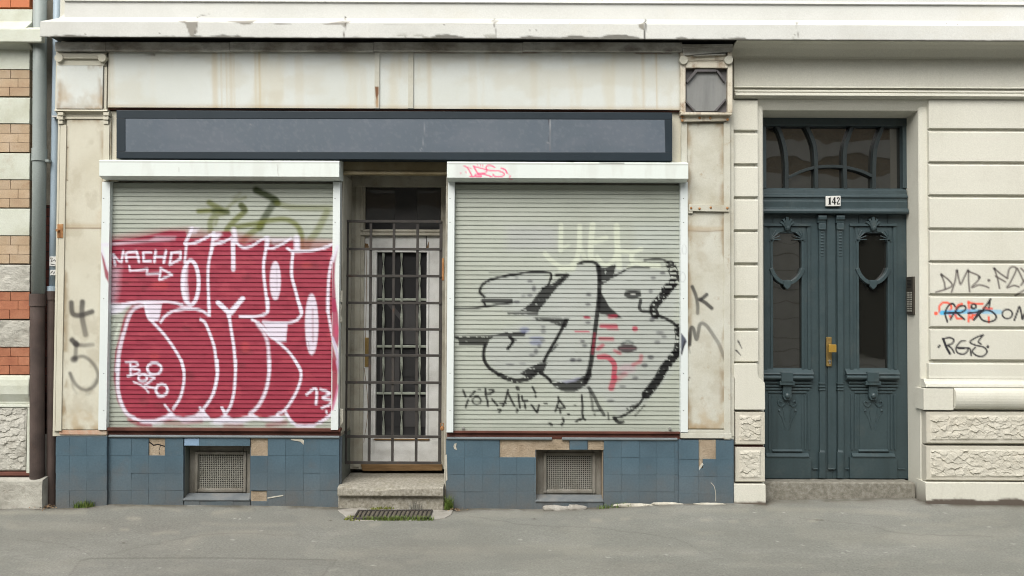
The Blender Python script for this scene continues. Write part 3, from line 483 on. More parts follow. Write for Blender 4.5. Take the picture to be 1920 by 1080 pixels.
def wall_tags(c):
    k = 5.145; O = (1720, 480)
    s = lambda pts, w, col, al=.9, soft=1.5, **q: c.stroke(T(O, pts, k), w, col, al, soft, **q)
    G, B2, OR, CY_ = (88, 78, 76), (36, 34, 42), (255, 92, 62), (40, 196, 255)
    for q in ([(232, 180), (262, 260), (268, 320)], [(232, 178), (300, 230), (335, 285), (270, 322), (180, 350)], [(330, 350), (365, 240), (382, 140), (400, 220), (418, 272), (455, 200), (490, 140), (495, 240), (505, 345)], [(500, 150), (600, 205), (525, 302), (590, 280), (650, 290), (688, 306)], [(742, 120), (775, 220), (793, 312)], [(742, 120), (800, 170), (868, 216)], [(755, 195), (850, 250)], [(868, 216), (885, 130), (920, 105), (955, 130), (900, 250), (865, 305), (930, 285), (980, 298)], [(965, 120), (1000, 190), (1025, 250)], [(1000, 120), (1060, 180)], [(1060, 200), (1000, 280)], [(1050, 320), (945, 382)], [(1075, 120), (1100, 260)], [(1110, 150), (1190, 150), (1120, 220), (1200, 300)]): s(q, 3.4, G, .85, 2., smooth=len(q) > 3)
    c.disc(T(O, [(690, 236)], k)[0], 2.8, 2.8, G, .9, 1.5)
    for q in ([(232, 180), (236, 190)], [(382, 140), (384, 150)], [(490, 140), (492, 150)], [(600, 205), (596, 210)], [(742, 120), (746, 126)]): s(q, 5, (60, 54, 56), .8, 2.)
    c.disc(T(O, [(180, 554)], k)[0], 3.8, 3.8, OR, .92, 1.5)
    for q in ([(215, 540), (212, 490), (250, 450), (310, 460), (330, 500), (300, 540)], [(300, 540), (320, 590)], [(430, 462), (390, 480), (370, 540), (380, 600), (430, 605)], [(495, 440), (500, 540), (495, 632)], [(490, 450), (560, 460), (630, 460)], [(500, 600), (570, 560)], [(690, 590), (690, 640)], [(640, 500), (720, 510)], [(530, 560), (530, 610)]): s(q, 4.3, OR, .88, smooth=len(q) > 3)
    s([(235, 548), (500, 535), (800, 540)], 8.5, CY_, .88, 2.5, al2=.45)
    for q in ([(290, 635), (268, 550), (305, 475), (345, 462), (366, 490)], [(262, 552), (380, 545)], [(320, 612), (350, 560), (400, 492), (455, 482), (465, 515), (420, 545), (375, 545)], [(380, 548), (455, 612)], [(490, 552), (590, 540), (548, 615)], [(520, 500), (530, 468), (560, 470), (565, 495), (540, 508), (520, 495)], [(705, 415), (670, 470), (600, 560), (545, 615)], [(705, 415), (690, 500)], [(590, 530), (690, 525), (755, 570), (750, 615), (690, 635), (625, 615), (598, 560), (640, 530)]): s(q, 3.7, B2, .96, smooth=len(q) > 3)
    c.ell(T(O, [(868, 560)], k)[0], 9.5, 8.5, 3.3, B2, .94, 1.5)
    for q in ([(935, 620), (965, 540), (985, 490), (1005, 560), (1015, 610), (1040, 540), (1060, 480)],): s(q, 3.7, B2, .96)
    s([(215, 865), (203, 880)], 4.2, B2); c.disc(T(O, [(680, 876)], k)[0], 3, 3, B2, .95, 1.4)
    for q in ([(250, 800), (280, 880), (314, 942)], [(245, 800), (310, 788), (352, 808), (335, 845), (285, 862)], [(290, 862), (330, 890), (356, 935)], [(462, 818), (420, 825), (375, 880), (385, 930), (440, 948), (478, 925), (484, 890), (390, 884)], [(490, 888), (510, 900), (520, 960)], [(635, 762), (570, 785), (508, 830), (560, 860), (640, 880), (672, 925), (630, 968), (570, 960), (530, 920), (560, 882)], [(635, 762), (590, 825), (615, 850)]): s(q, 3.3, B2, .95)
    s([(250, 800), (280, 880), (314, 942)], 4.6, B2, .95); s([(395, 886), (450, 888)], 4.6, B2, .95)
def pil_l_tag(c):
    G = (66, 62, 60)
    s = lambda pts, w, al=.85, **k: c.stroke(T((0, 540), pts, 4.), w, G, al, 4., **k)
    s([(535, 110), (545, 190), (600, 205), (690, 178)], 9.5); s([(618, 105), (615, 210), (642, 350)], 10, .88, al2=.6); s([(540, 390), (575, 425)], 10, .9); s([(560, 420), (620, 430), (695, 425)], 7.5, .75, al2=.45); s([(572, 410), (565, 530)], 7.5, .62); c.disc(T((0, 540), [(556, 535)], 4.)[0], 7, 6, G, .8, 5)
    s([(556, 525), (630, 515), (700, 570), (735, 650), (710, 730), (640, 765), (570, 725), (525, 640)], 6.5, .62, al2=.62); s([(525, 640), (560, 770), (610, 800)], 5, .35, al2=.1); s([(720, 700), (660, 790)], 10, .22)
def pil_r_tag(c):
    G = (34, 33, 36)
    s = lambda pts, w, al=.85, **k: c.stroke(T((1240, 540), pts, 4.), w, G, al, 2.4, **k)
    s([(232, -10), (260, 60), (272, 130), (272, 190)], 6.5, al2=.6); s([(340, 50), (295, 90), (330, 110), (378, 152)], 7, smooth=False); c.disc(T((1240, 540), [(292, 85)], 4.)[0], 5, 4, G, .7, 2); s([(212, 425), (220, 310), (240, 305), (265, 385), (290, 275), (335, 280), (400, 370), (440, 440), (500, 600)], 6.8, .88, al2=.4); s([(205, 440), (215, 485)], 3, .35)
def pier_tag(c):
    for q in ([(576, 398), (605, 455)], [(562, 468), (598, 508)]): c.stroke(T((1240, 540), q, 4.), 3.6, (48, 46, 50), .9, 1.5, w2=1.2)
def rail_tag(c):
    c.fill([(1277, 624), (1285, 634), (1288, 640), (1282, 652), (1277, 664)], (48, 56, 82), .9, 2); c.stroke([(1284, 640), (1278, 664)], 3, (40, 40, 46), .9, 1.5)
    c.ell((1283, 468), 4, 9, 1.2, (180, 184, 186), .5, 1.2); c.ell((1280, 520), 5, 9, 1.2, (170, 176, 182), .5, 1.2)
def pink_tag(c):
    PK = (255, 84, 142); s = lambda pts, w, al=.9: c.stroke(T(TI, pts), w, PK, al, 1.3)
    s([(240, 88), (290, 115), (330, 180), (360, 240)], 2.8); s([(290, 105), (350, 130)], 2, .7); s([(330, 248), (390, 250), (420, 215)], 3); s([(385, 95), (420, 160), (455, 215)], 3); s([(430, 247), (495, 245)], 4.2); s([(385, 95), (500, 125), (575, 150), (575, 180), (520, 200), (450, 205)], 2.4); s([(450, 205), (560, 220), (655, 252)], 2.6)
    s([(700, 112), (650, 85), (590, 85), (570, 120), (600, 152), (760, 165), (840, 200), (825, 240), (740, 248), (685, 238), (680, 215)], 2.5); s([(800, 122), (860, 150), (885, 195)], 3); s([(885, 190), (930, 235)], 1.4, .5); s([(918, 262), (940, 242)], 2.2); s([(930, 290), (960, 286)], 2); s([(440, 70), (450, 82)], 1.6, .7); s([(490, 72), (486, 92)], 1.6, .7); s([(525, 70), (522, 92)], 1.8, .8)
    for q in ((190, 198), (268, 184)): c.disc(T(TI, [q])[0], 1.6, 1.6, PK, .7, 1.2)
    x, y = c.x, c.y; n = np.arange(len(x)); c.over(n, sstep(.55, .72, fbm(x*.05+33, y*.01+4, 4))*.22, lin((206, 206, 196))); c.stroke([(838, 306.5), (1290, 309)], 1.3, (150, 150, 144), .6, 1.)
    for q in ([(1062, 303), (1075, 304)], [(1124, 305), (1170, 306)]): c.stroke(q, 2, (90, 88, 84), .7, 1.2)
    c.fill([(853, 308), (874, 308), (874, 334), (853, 334)], (200, 196, 196), .3, 8)
def cornice_dirt(c):
    x, y = c.x, c.y; GR, BR = (150, 146, 136), (96, 90, 78)
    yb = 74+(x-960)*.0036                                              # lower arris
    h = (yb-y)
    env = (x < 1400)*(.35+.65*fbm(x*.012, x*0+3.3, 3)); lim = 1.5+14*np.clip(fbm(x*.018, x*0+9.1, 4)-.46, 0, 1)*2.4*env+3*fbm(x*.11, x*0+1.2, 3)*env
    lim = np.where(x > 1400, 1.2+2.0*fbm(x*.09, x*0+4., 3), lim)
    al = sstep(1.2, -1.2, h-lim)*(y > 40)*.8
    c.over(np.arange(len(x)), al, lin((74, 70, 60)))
    m2 = sstep(.60, .70, fbm(x*.05, y*.12+7, 4))*sstep(14, 4, h)*(x > 690)*(x < 930)*.55
    c.over(np.arange(len(x)), m2, lin((120, 118, 102)))
    p = lambda q, col=GR, al=.92, soft=1.6: c.fill(q, col, al, soft)
    p([(347, 42), (352, 41), (372, 40), (368, 52), (370, 60), (362, 68), (355, 66), (352, 55), (349, 50)]); c.stroke([(368, 38), (374, 30), (392, 27)], 1.2, (120, 116, 108), .8, 1.2); c.stroke([(370, 46), (366, 62)], 1.6, (100, 92, 84), .7, 1.2)
    p([(333, 39), (348, 39), (350, 44), (340, 42)]); p([(425, 40), (480, 38), (470, 45), (458, 47), (445, 43)]); p([(376, 40), (420, 41), (405, 42)], GR, .6); p([(505, 43), (545, 45), (520, 46)], BR, .7)
    p([(605, 45), (635, 40), (658, 40), (650, 46), (646, 52), (640, 46), (615, 47)], GR, .85); c.stroke([(648, 32), (647, 48), (646, 60), (644, 68)], 2.2, BR, .9, 1.2)
    c.stroke([(927, 36), (926, 46), (929, 56), (928, 72)], 1.8, BR, .75, 1.2); p([(921, 37), (937, 38), (930, 44), (922, 42)], GR, .7)
    p([(1196, 46), (1208, 42), (1208, 57), (1200, 54)], (150, 146, 134), .95); c.stroke([(1210, 38), (1210, 52), (1209, 64), (1208, 74)], 3.2, (66, 62, 58), .95, 1.2)
    c.stroke([(1494, 42), (1494, 52), (1496, 62), (1498, 74)], 1.2, BR, .7, 1.1); c.stroke([(1492, 62), (1486, 74)], 1, BR, .6, 1.1); c.stroke([(1482, 44), (1496, 43)], 1.2, BR, .6, 1.1)
    for q in ((994, 57), (1006, 57), (832, 46), (1104, 60), (1068, 43), (1775, 44), (1795, 46), (160, 64), (300, 62)): c.disc(q, 1.6, 1.3, BR, .7, 1.2)
    c.stroke([(720, 46), (850, 44), (1010, 46)], 1.0, GR, .35, 1.2)
def fascia_dirt(c):
    x, y = c.x, c.y; n = np.arange(len(x)); OC, RU = (206, 184, 138), (150, 98, 50)
    for q, w, a in (((402, 100), 10, .6), ((414, 97), 2.4, .55), ((424, 97), 2.2, .6), ((432, 97), 6, .5), ((438, 97), 2, .5), ((486, 97), 4, .75), ((478, 97), 3, .4), ((207, 97), 12, .3), ((804, 100), 8, .45), ((1205, 100), 5, .6), ((1230, 98), 3, .7), ((1000, 120), 12, .25), ((885, 110), 14, .2), ((560, 110), 16, .25), ((680, 130), 14, .2)):
        c.stroke([(q[0], q[1]), (q[0]+1, 150), (q[0]+2, 203)], w, OC, a*.85, 5 if w > 4 else 1.8, al2=a*.6)
    sm = sstep(.5, .72, fbm(x*.035, y*.006+3, 4))*.34; c.over(n, sm, lin((214, 202, 168))); sm = sstep(.55, .7, fbm(x*.012+20, y*.02, 4))*.3; c.over(n, sm, lin((206, 200, 178)))
    b = sstep(10, 0, 204-(y-(x-740)*.0044))*(.3+.7*fbm(x*.02, x*0+2, 3))*.65; c.over(n, b, lin((190, 160, 106)))
    t = sstep(4, 0, (y-(x-740)*.0044)-96)*sstep(.45, .6, fbm(x*.03, x*0+5, 3))*.8; c.over(n, t, lin((120, 78, 52)))
    for q in ([(272, 102), (290, 103)], [(284, 101), (296, 105)], [(300, 100), (308, 101)]): c.stroke(q, 1.2, (120, 112, 100), .7, 1.)
    c.stroke([(1194, 98), (1242, 98)], 2.2, (96, 70, 52), .9, 1.)
    e = sstep(6, 0, np.minimum(np.abs(x-203), np.abs(x-1275)))*.35; c.over(n, e, lin((176, 160, 128)))
def pil_dirt(x0, x1, y0, y1, tagf=None, seams=(), spots=()):
    def f(c):
        x, y = c.x, c.y; n = np.arange(len(x))
        e = np.minimum(np.minimum(x-x0, x1-x), np.minimum(y-y0, y1-y)); al = sstep(12, 0, e)*sstep(.35, .65, fbm(x*.06, y*.03, 4))*.55
        c.over(n, al*1.25, lin((150, 124, 86))); al = sstep(.56, .72, fbm(x*.035+7, y*.03, 5))*.3; c.over(n, al, lin((176, 164, 140)))
        al = sstep(70, 0, y1-y)*sstep(.3, .7, fbm(x*.05+9, y*.05, 4))*.55; c.over(n, al, lin((186, 156, 110)))
        for yy in seams: c.stroke([(x0, yy), ((x0+x1)/2, yy+.8), (x1, yy)], 1.8, (112, 88, 62), .85, 1.5); c.stroke([(x0, yy-4), (x1, yy-4)], 8, (190, 164, 122), .4, 7)
        for q in spots: c.disc(q, 1.6, 1.6, (84, 62, 44), .8, 1.2)
        if tagf: tagf(c)
    return f
def sign_marks(c):
    x, y = c.x, c.y; n = np.arange(len(x)); c.over(n, sstep(.48, .7, fbm(x*.012, y*.03, 4))*.2, lin((122, 126, 136))); c.over(n, sstep(.5, .72, fbm(x*.03+9, y*.008, 4))*.22, lin((92, 104, 118))); c.over(n, sstep(.62, .7, fbm(x*.2, y*.2, 3))*.12, lin((150, 154, 160)))
    for q in ([(797, 228), (795, 250), (792, 275), (788, 282)],): c.stroke(q, 1.3, (150, 155, 162), .6, 1.2)
    c.stroke([(1029, 222), (1031, 245), (1030, 262), (1031, 284)], 2.0, (64, 66, 72), .9, 1.2); c.stroke([(1031, 222), (1032, 250), (1032, 284)], 1.1, (176, 178, 180), .7, 1.)
    for q in ((470, 233), (1161, 235), (1028, 268)): c.disc(q, 2.4, 1, (150, 152, 156), .5, 1.)
    c.disc((560, 282), 4, 1.2, (190, 192, 194), .7, 1.)
def base_dirt(c):
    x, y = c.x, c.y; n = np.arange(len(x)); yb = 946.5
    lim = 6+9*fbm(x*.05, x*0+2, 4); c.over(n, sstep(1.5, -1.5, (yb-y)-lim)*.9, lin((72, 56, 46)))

def box_marks(c):
    x, y = c.x, c.y; n = np.arange(len(x)); c.over(n, sstep(.55, .72, fbm(x*.05, y*.01+4, 4))*.22, lin((206, 206, 196))); c.stroke([(186, 303), (640, 305)], 1.3, (150, 150, 144), .6, 1.)
    for q in ([(336, 314), (336, 322)], [(520, 309), (522, 330)]): c.stroke(q, 1.4, (170, 168, 160), .6, 1.2)
HX = P(960, 950, 0)
def X(px, d=0., py=574): return P(px, py, d)[0]
def Z(py, d=0., px=960): return P(px, py, d)[2]
# ---------------------------------------------------------------- ground
_gw = [(-400, 951, .05), (0, 951, .05), (60, 950, .05), (104, 953, .05), (160, 950, .05), (205, 946, .04), (345, 947, .03), (470, 948, .03), (560, 949, .03), (636, 952, .05), (836, 956, .05), (900, 953, .03), (960, 954, .03), (1005, 955, .03), (1060, 953, .03), (1130, 951, .03), (1180, 947, .03), (1260, 944, .05), (1370, 943, .05), (1436, 946, .05), (1456, 938, -.08), (1560, 936, -.08), (1712, 933, -.08), (1738, 944, .05), (1800, 945.5, .05), (1920, 947, .05), (2400, 950, .05)]
_gx = np.array([P(*q)[0] for q in _gw]); _gz = np.array([P(*q)[2] for q in _gw]); _fit = np.polyfit(_gx[1:-1], _gz[1:-1], 1)
def gz(x, d):
    x = np.asarray(x, float); d = np.asarray(d, float)
    w = np.interp(x, _gx, _gz); p = np.polyval(_fit, np.clip(x, -7, 7))-.004
    k = sstep(.05, .8, d); n = (fbm(x*1.3+5, d*2.2+3, 3)-.5)*.016*sstep(.1, .5, d)
    return w*(1-k)+p*k+n-.012*np.clip(d-.5, 0, 3)*0
def ground():
    xs = np.linspace(-6.6, 6.9, 820); ds = np.concatenate([np.linspace(-.6, -.02, 8), np.linspace(0, 2.6, 175)])
    Xg, D = np.meshgrid(xs, ds); Zg = gz(Xg, D); V = np.stack([Xg, -D, Zg], 2).reshape(-1, 3); nx = len(xs)
    i, j = np.meshgrid(np.arange(len(ds)-1), np.arange(nx-1), indexing='ij'); a = (i*nx+j).ravel()
    Fc = np.stack([a, a+1, a+nx+1, a+nx], 1).tolist(); vs = V.tolist()
    # outer sheet to the kerb and far along the street
    k = len(vs); n = (len(ds)-1)*nx
    def edge(ix): return ix
    me = bpy.data.meshes.new('pavement'); me.from_pydata(vs, [], Fc)
    x, y = proj(V); c = Canvas(x, y); N = np.arange(len(x))
    for q, w in (([(150, 1052), (170, 1047), (400, 1046), (630, 1050)], 2.6), ([(150, 1052), (128, 1082)], 2.6), ([(630, 1050), (600, 1085)], 2.6)): c.stroke(q, w, (104, 102, 96), .55, 2., smooth=False)
    c.fill([(152, 1053), (628, 1051), (600, 1090), (120, 1090)], (120, 120, 116), .16, 3)
    PA = (176, 172, 156)
    for q, w, a in (([(0, 962), (60, 960), (160, 957)], 3.5, .55), ([(210, 955), (260, 950), (300, 951), (338, 958)], 3, .6), ([(240, 972), (262, 972)], 2.4, .8), ([(285, 1002), (310, 998), (334, 998)], 3.2, .6), ([(350, 1018), (380, 1003), (480, 996)], 5, .35), ([(400, 962), (440, 957), (470, 956)], 4, .5), ([(90, 963), (160, 963)], 2.2, .5), ([(380, 981), (440, 984), (552, 983)], 3.2, .4), ([(694, 984), (712, 983)], 2.4, .75), ([(226, 993), (240, 993)], 2.2, .85), ([(1108, 975), (1126, 976)], 2.8, .8), ([(1165, 973), (1180, 972)], 2.4, .7), ([(1242, 981), (1330, 1003)], 3, .2), ([(1316, 975), (1332, 975)], 2.6, .7), ([(1370, 978), (1382, 978)], 2.4, .7), ([(1520, 977), (1532, 976)], 2.4, .7), ([(1440, 955), (1560, 956), (1740, 967)], 5, .35), ([(1240, 955), (1400, 957)], 6, .3), ([(1695, 983), (1790, 984)], 2.8, .35), ([(640, 1036), (900, 1030), (1300, 1034)], 9, .22), ([(830, 970), (900, 966), (1010, 964)], 8, .3), ([(20, 985), (200, 990)], 10, .25), ([(1500, 1000), (1700, 1010), (1900, 1000)], 12, .2)): c.stroke(q, w*1.7, PA, a*.55, 6.)
    WS = (214, 214, 206)
    for q in ((440, 972), (450, 973), (468, 971), (490, 995), (436, 1012), (158, 1038), (354, 1030), (588, 1015), (1256, 1020), (1250, 1040), (1415, 961), (1470, 961), (1458, 1015), (1505, 1022), (1695, 985), (1772, 962), (1855, 988), (1712, 1024), (1661, 1036), (1590, 1033), (1580, 1037), (1580, 962), (976, 1012), (194, 990), (1140, 1045), (1030, 1032), (1900, 1020), (700, 1060), (300, 1065)):
        c.disc(q, 1.8+1.2*rng.random(), .7, WS, .7, 1.6)
    for q in ((232, 1018), (1002, 973), (1532, 975), (1540, 975), (620, 976), (150, 950)): c.disc(q, 3.4, 1, (70, 58, 48), .85, 1.6)
    for q in ([(200, 1040), (330, 1012), (420, 1000), (560, 1004)], [(880, 968), (1000, 985), (1120, 990), (1260, 1010), (1330, 1040)], [(1500, 972), (1620, 984), (1700, 1000), (1860, 1006)], [(30, 1010), (120, 1022), (170, 1040)]):
        p = catmull(q, 10); p = p+np.stack([rng.normal(0, 1.5, len(p)), rng.normal(0, .7, len(p))], 1); c.stroke([tuple(v) for v in p], 1.3, (96, 94, 86), .38, 2., smooth=False)
    m = sstep(.52, .62, fbm(x*.012, y*.05, 5))*.09; c.over(N, m, lin((186, 182, 166))); m = sstep(.56, .66, fbm(x*.02+50, y*.07+8, 5))*.11; c.over(N, m, lin((118, 116, 108)))
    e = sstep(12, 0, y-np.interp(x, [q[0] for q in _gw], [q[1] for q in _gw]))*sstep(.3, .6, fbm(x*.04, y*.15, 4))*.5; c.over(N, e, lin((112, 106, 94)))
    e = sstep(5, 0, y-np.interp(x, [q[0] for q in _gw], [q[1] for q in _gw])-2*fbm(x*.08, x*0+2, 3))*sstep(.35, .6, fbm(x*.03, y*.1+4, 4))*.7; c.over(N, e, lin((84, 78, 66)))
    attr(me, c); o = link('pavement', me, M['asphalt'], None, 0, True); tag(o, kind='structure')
    zk = float(np.mean(gz(np.linspace(-5, 5, 40), np.full(40, 2.6))))
    fz = lambda xx: float(gz(xx, 2.6))-.006
    MBp = MB(); e = 60.
    MBp.add([(-e, -2.6, fz(-6.6)), (-6.6, -2.6, fz(-6.6)), (-6.6, 1, fz(-6.6)), (-e, 1, fz(-6.6)), (6.9, -2.6, fz(6.9)), (e, -2.6, fz(6.9)), (e, 1, fz(6.9)), (6.9, 1, fz(6.9)), (-e, -2.95, -.03), (e, -2.95, -.03), (6.9, -2.95, -.03), (-6.6, -2.95, -.03)], [(0, 1, 2, 3), (4, 5, 6, 7), (8, 11, 1, 0), (11, 10, 4, 1), (10, 9, 5, 4)])
    o = MBp.build('pavement_strip', M['asphalt']); tag(o, kind='structure')
    o = MB().wbox(-e, e, -3.10, -2.95, -.3, -.025).build('kerb', M['kerb'], bevel=.015); tag(o, kind='structure')
    o = MB().add([(-e, -9., -.14), (e, -9., -.14), (e, -3.1, -.14), (-e, -3.1, -.14)], [(0, 1, 2, 3)]).build('road', M['road']); tag(o, kind='structure')
    o = MB().add([(-90, -90, -.20), (90, -90, -.20), (90, 60, -.20), (-90, 60, -.20)], [(0, 1, 2, 3)]).build('ground', M['road']); tag(o, kind='structure')
    o = MB().wbox(-e, e, -11.9, -9., -.3, -.02).build('far_pavement', M['kerb']); tag(o, kind='structure')
ground()
# ---------------------------------------------------------------- apartment house
house = empty('apartment_house', (X(1560), 0, 0), 'cream stucco apartment house with rusticated walls, white cornice and dark green double door', 'house')
def hp(mb, name, m, **k): return mb.build(name, M[m], house, **k)
XL = X(105); XR = X(2500)
bd = MB(); bd.wbox(XL+.02, XR, .75, 7, -.1, 9.5)                       # body behind the front walls
hp(bd, 'house_body', 'slate')
fw = MB()
dB = -.02
x640, x836 = X(640, dB), X(836, dB)
HL, HR = (345, 836, 468.5, 937), (1005, 843, 1131, 940)
for xa, xb, h in ((XL+.03, x640, HL), (x836, X(1376), HR)):            # walls with the basement openings left free
    a0, a1, b0, b1 = R(*h, .017); fw.wbox(xa, a0, -dB, .75, -.2, Z(70)); fw.wbox(a1, xb, -dB, .75, -.2, Z(70)); fw.wbox(a0, a1, -dB, .75, b1, Z(70)); fw.wbox(a0, a1, -dB, .75, -.2, b0)
fw.wbox(x640, x836, .05, .75, Z(302, -.05), Z(70))
hp(fw, 'shop_wall', 'render')
up = MB(); up.wbox(X(1376), XR, .02, .75, Z(150), Z(60)); up.wbox(X(1376), X(1421), .03, .75, -.2, Z(150)); up.wbox(X(1746), XR, .03, .75, -.2, Z(150))
up.wbox(XL+.06, XR, -.12, .75, Z(60), 9.5)
hp(up, 'facade_wall', 'wall')
# cornice
sheet('cornice', M['cornice'], house, [(-6, .15), (2, .15), (3, .165), (6, .172), (8, .155), (37, .165), (44, .245), (46, .258), (73.6, .262), (74.4, .255), (75, .235), (75.2, .10)], 83, 2500, .2, 3., 2.4, cornice_dirt, -.0, xl=lambda y: 116 if y < 38 else (116-33*(y-38)/7 if y < 45 else 83))
hp(MB().prism([(76, .21), (79, .20), (84, .13), (93, .07), (103, .028), (108, .010), (112, .006)], 1376, 2500, .1, back=-.05), 'cornice_cove', 'wall', smooth=False)
hp(MB().prism([(112.2, .004), (164, .004), (166, .03), (166.5, .0), (170, .0), (171, .026), (174, .03), (174.6, .02), (176, .02), (176.6, .045), (181, .05), (183, .03), (186, .012), (187, .0)], 1376, 2500, 0, back=-.1), 'frieze', 'wall', bevel=.003)
# rusticated courses
def rust(name, ys, x0, x1, tagf, dx, extra_x):
    prof = []
    for a, b in ys: prof += [(a, -.026), (a+1.2, -.004), (a+2.4, .002), (b-2.4, .002), (b-1.0, -.004), (b, -.026)]
    return sheet(name, M['wall'], house, prof, x0, x1, 0, dx, 2.2, tagf, -.1)
YP = [(187, 245.4), (249.8, 308), (312, 370), (373.4, 432), (435, 494), (497.4, 555.6), (559, 617), (620, 679)]
rust('rusticated_pier', YP, 1370, 1421, pier_tag, 2.2, 0)
YR = [(187, 243.6), (247.6, 305.6), (309.6, 367.6), (371.4, 430), (433.4, 491.2), (495, 553), (557, 615), (618.6, 677)]
rust('rusticated_wall', YR, 1743, 2500, wall_tags, 2.0, 0)
# base mouldings and rough blocks
hp(MB().poly([(1376, 682), (1421, 682), (1421.5, 702), (1424, 709), (1430, 714), (1434.5, 718), (1435, 768.5), (1378, 768.5), (1378, 712), (1376, 706)], -.1, .046), 'pier_base_moulding', 'wall', bevel=.006)
hp(MB().prism([(682.5, -.005), (684, .008), (706, .010), (712, .014)], 1742, 2500, .01, back=-.1).prism([(712.1, .012), (716, .02), (722, .045), (726, .05), (728, .05), (728, .0)], 1734, 2500, .03, back=-.1).box(1732, 728.6, 1788, 769, -.1, .05), 'base_moulding', 'wall', bevel=.004)
tor = [(728+41*(.5-.5*math.cos(math.pi*k/12)), .03+.055*math.sin(math.pi*k/12)) for k in range(13)]
hp(MB().prism(tor, 1790, 2500, .06, back=-.1), 'torus_moulding', 'wall')
def bossd(x0, x1, y0, y1, amp, sc, inset):
    def f(x, y):
        e = np.minimum(np.minimum(x-x0, x1-x), np.minimum(y-y0, y1-y)); k = sstep(inset-1.5, inset+2.5, e)
        def facets(u, v, s):                                           # knapped stone: every flake has its own tilt
            ui, vi = np.floor(u).astype(int), np.floor(v).astype(int); best = np.full(u.shape, 9.); h = np.zeros(u.shape)
            for i in (-1, 0, 1):
                for j in (-1, 0, 1):
                    a_, b_ = (ui+i) % 256, (vi+j) % 256; cx = ui+i+_perm[a_, b_]; cy = vi+j+_perm[(b_+s) % 256, a_]; dx, dy = u-cx, v-cy; d = dx*dx+dy*dy; m = d < best
                    hh = (_perm[(a_+57) % 256, b_]-.5)*.9+(_perm[(a_+91) % 256, b_]-.5)*2.2*dx+(_perm[a_, (b_+33) % 256]-.15)*2.2*dy
                    best = np.where(m, d, best); h = np.where(m, hh, h)
            return h
        wu, wv = fbm(x*.05, y*.05+9, 3)*1.5, fbm(x*.05+31, y*.06, 3)*1.5
        h = .8*facets(x/13.*sc+wu*.4, y/10.*sc+wv*.4, 11)+.25*facets(x/7.*sc, y/5.5*sc, 23)+.9*(fbm(x*.05, y*.06, 4)-.5)
        return k*amp*(.55+.55*h)
    return f
def boss(name, rects, m='boss', amp=.013, sc=1., inset=6, d=.045, dx=1.7, dxs=None):
    for a in rects:
        x0, y0, x1, y1 = a
        sheet(name, M[m], house if name != 'plinth_block' else None, [(y0, .01), (y0+1.6, d), (y1-2, d), (y1, .01)], x0, x1, d, dx, 1.7, None, -.1, smooth=False, disp=bossd(x0, min(x1, 1e5), y0, y1, amp, sc, inset))
boss('rough_block', [(1379, 771.5, 1434, 834), (1379, 837.5, 1434, 904)], sc=1.1, inset=8, d=.04)
boss('rough_block', [(1737, 771.5, 2120, 832.5), (1737, 836, 2120, 902)], inset=8, d=.04)
hp(MB().box(1379, 836, 1433, 837, -.1, .02), 'block_joint', 'sill')
pl = sheet('plinth', M['wall'], house, [(905, .03), (907.5, .058), (950, .062), (962, .062)], 1736, 2500, .06, 3, 3, base_dirt, -.1)
sheet('pier_plinth', M['wall'], house, [(907, .03), (909, .055), (946, .06), (965, .06)], 1376, 1435, .05, 2, 2.5, lambda c: c.fn(lambda x, y: ((82, 66, 54), sstep(2, -2, (945-y)-2-4*fbm(x*.09, x*0, 3))*.9)), -.1)
# door surround
def jamb(pts, z0, z1):
    n = len(pts); w = [(X(px, d), -d) for px, d in pts]; vs = [(a, b, z0) for a, b in w]+[(a, b, z1) for a, b in w]
    return MB().add(vs, [(i, i+1, n+i+1, n+i) for i in range(n-1)] + [tuple(range(n)), tuple(range(2*n-1, n-1, -1))])
zt = Z(180)
hp(jamb([(1748, -.02), (1741, -.034), (1733, -.036), (1726, -.04), (1723.4, -.05), (1722, -.065), (1700.7, -.262), (1700.7, -.6), (1760, -.6)], -.2, zt), 'door_jamb', 'wall')
hp(jamb([(1416, -.02), (1423, -.034), (1427, -.036), (1430, -.04), (1431.4, -.05), (1431.6, -.075), (X(1431.6, -.075)*1500/7.18+960, -.28), (X(1431.6, -.075)*1500/7.5+960, -.6), (1370, -.6)], -.2, zt), 'door_jamb', 'wall')
hp(MB().prism([(187.5, -.006), (190, -.012), (207, -.055), (209, -.07), (219, -.20), (221.5, -.255), (224, -.45), (180, -.45), (180, -.006)], 1418, 1750, -.05), 'door_soffit', 'wall')
st = tag(MB().prism([(897.5, -.30), (903.5, -.105), (905.5, -.09), (935, -.084), (975, -.084), (975, -.5), (897.5, -.5)], 1426, 1716, -.09).build('entrance_step', M['granb'], bevel=.008), 'low grey concrete step under the dark green entrance door', 'step')
# ---------------------------------------------------------------- entrance door
dr = hp(MB().box(1404, 221, 1704, 236, -.36, -.245).box(1404, 236, 1437, 353, -.36, -.25).box(1693, 236, 1704, 353, -.36, -.25)
        .prism([(353, -.27), (356.5, -.235), (364, -.232), (366, -.216), (370, -.214), (371, -.226), (376, -.226), (378, -.22), (390, -.222), (392, -.205), (396, -.198), (400, -.205), (402, -.25)], 1404, 1704, -.2, back=-.36), 'entrance_door', 'door', bevel=.003)
def dp(mb, name, m='door', par=None, **k): return mb.build(name, M[m], par or dr, **k)
dp(MB().box(1434, 234, 1696, 356, -.33, -.31), 'fanlight_glass', 'glass')
O2 = (1420, 200); q2 = lambda pts: T(O2, pts, 4.909)
mu = MB()
for b in ([(165, 150), (215, 240), (255, 380), (270, 520), (272, 765)], [(440, 150), (500, 270), (538, 420), (546, 765)], [(888, 150), (838, 290), (808, 430), (813, 765)], [(1168, 150), (1098, 350), (1080, 500), (1076, 765)]): mu.band(q2(b), 7.0, -.32, -.262)
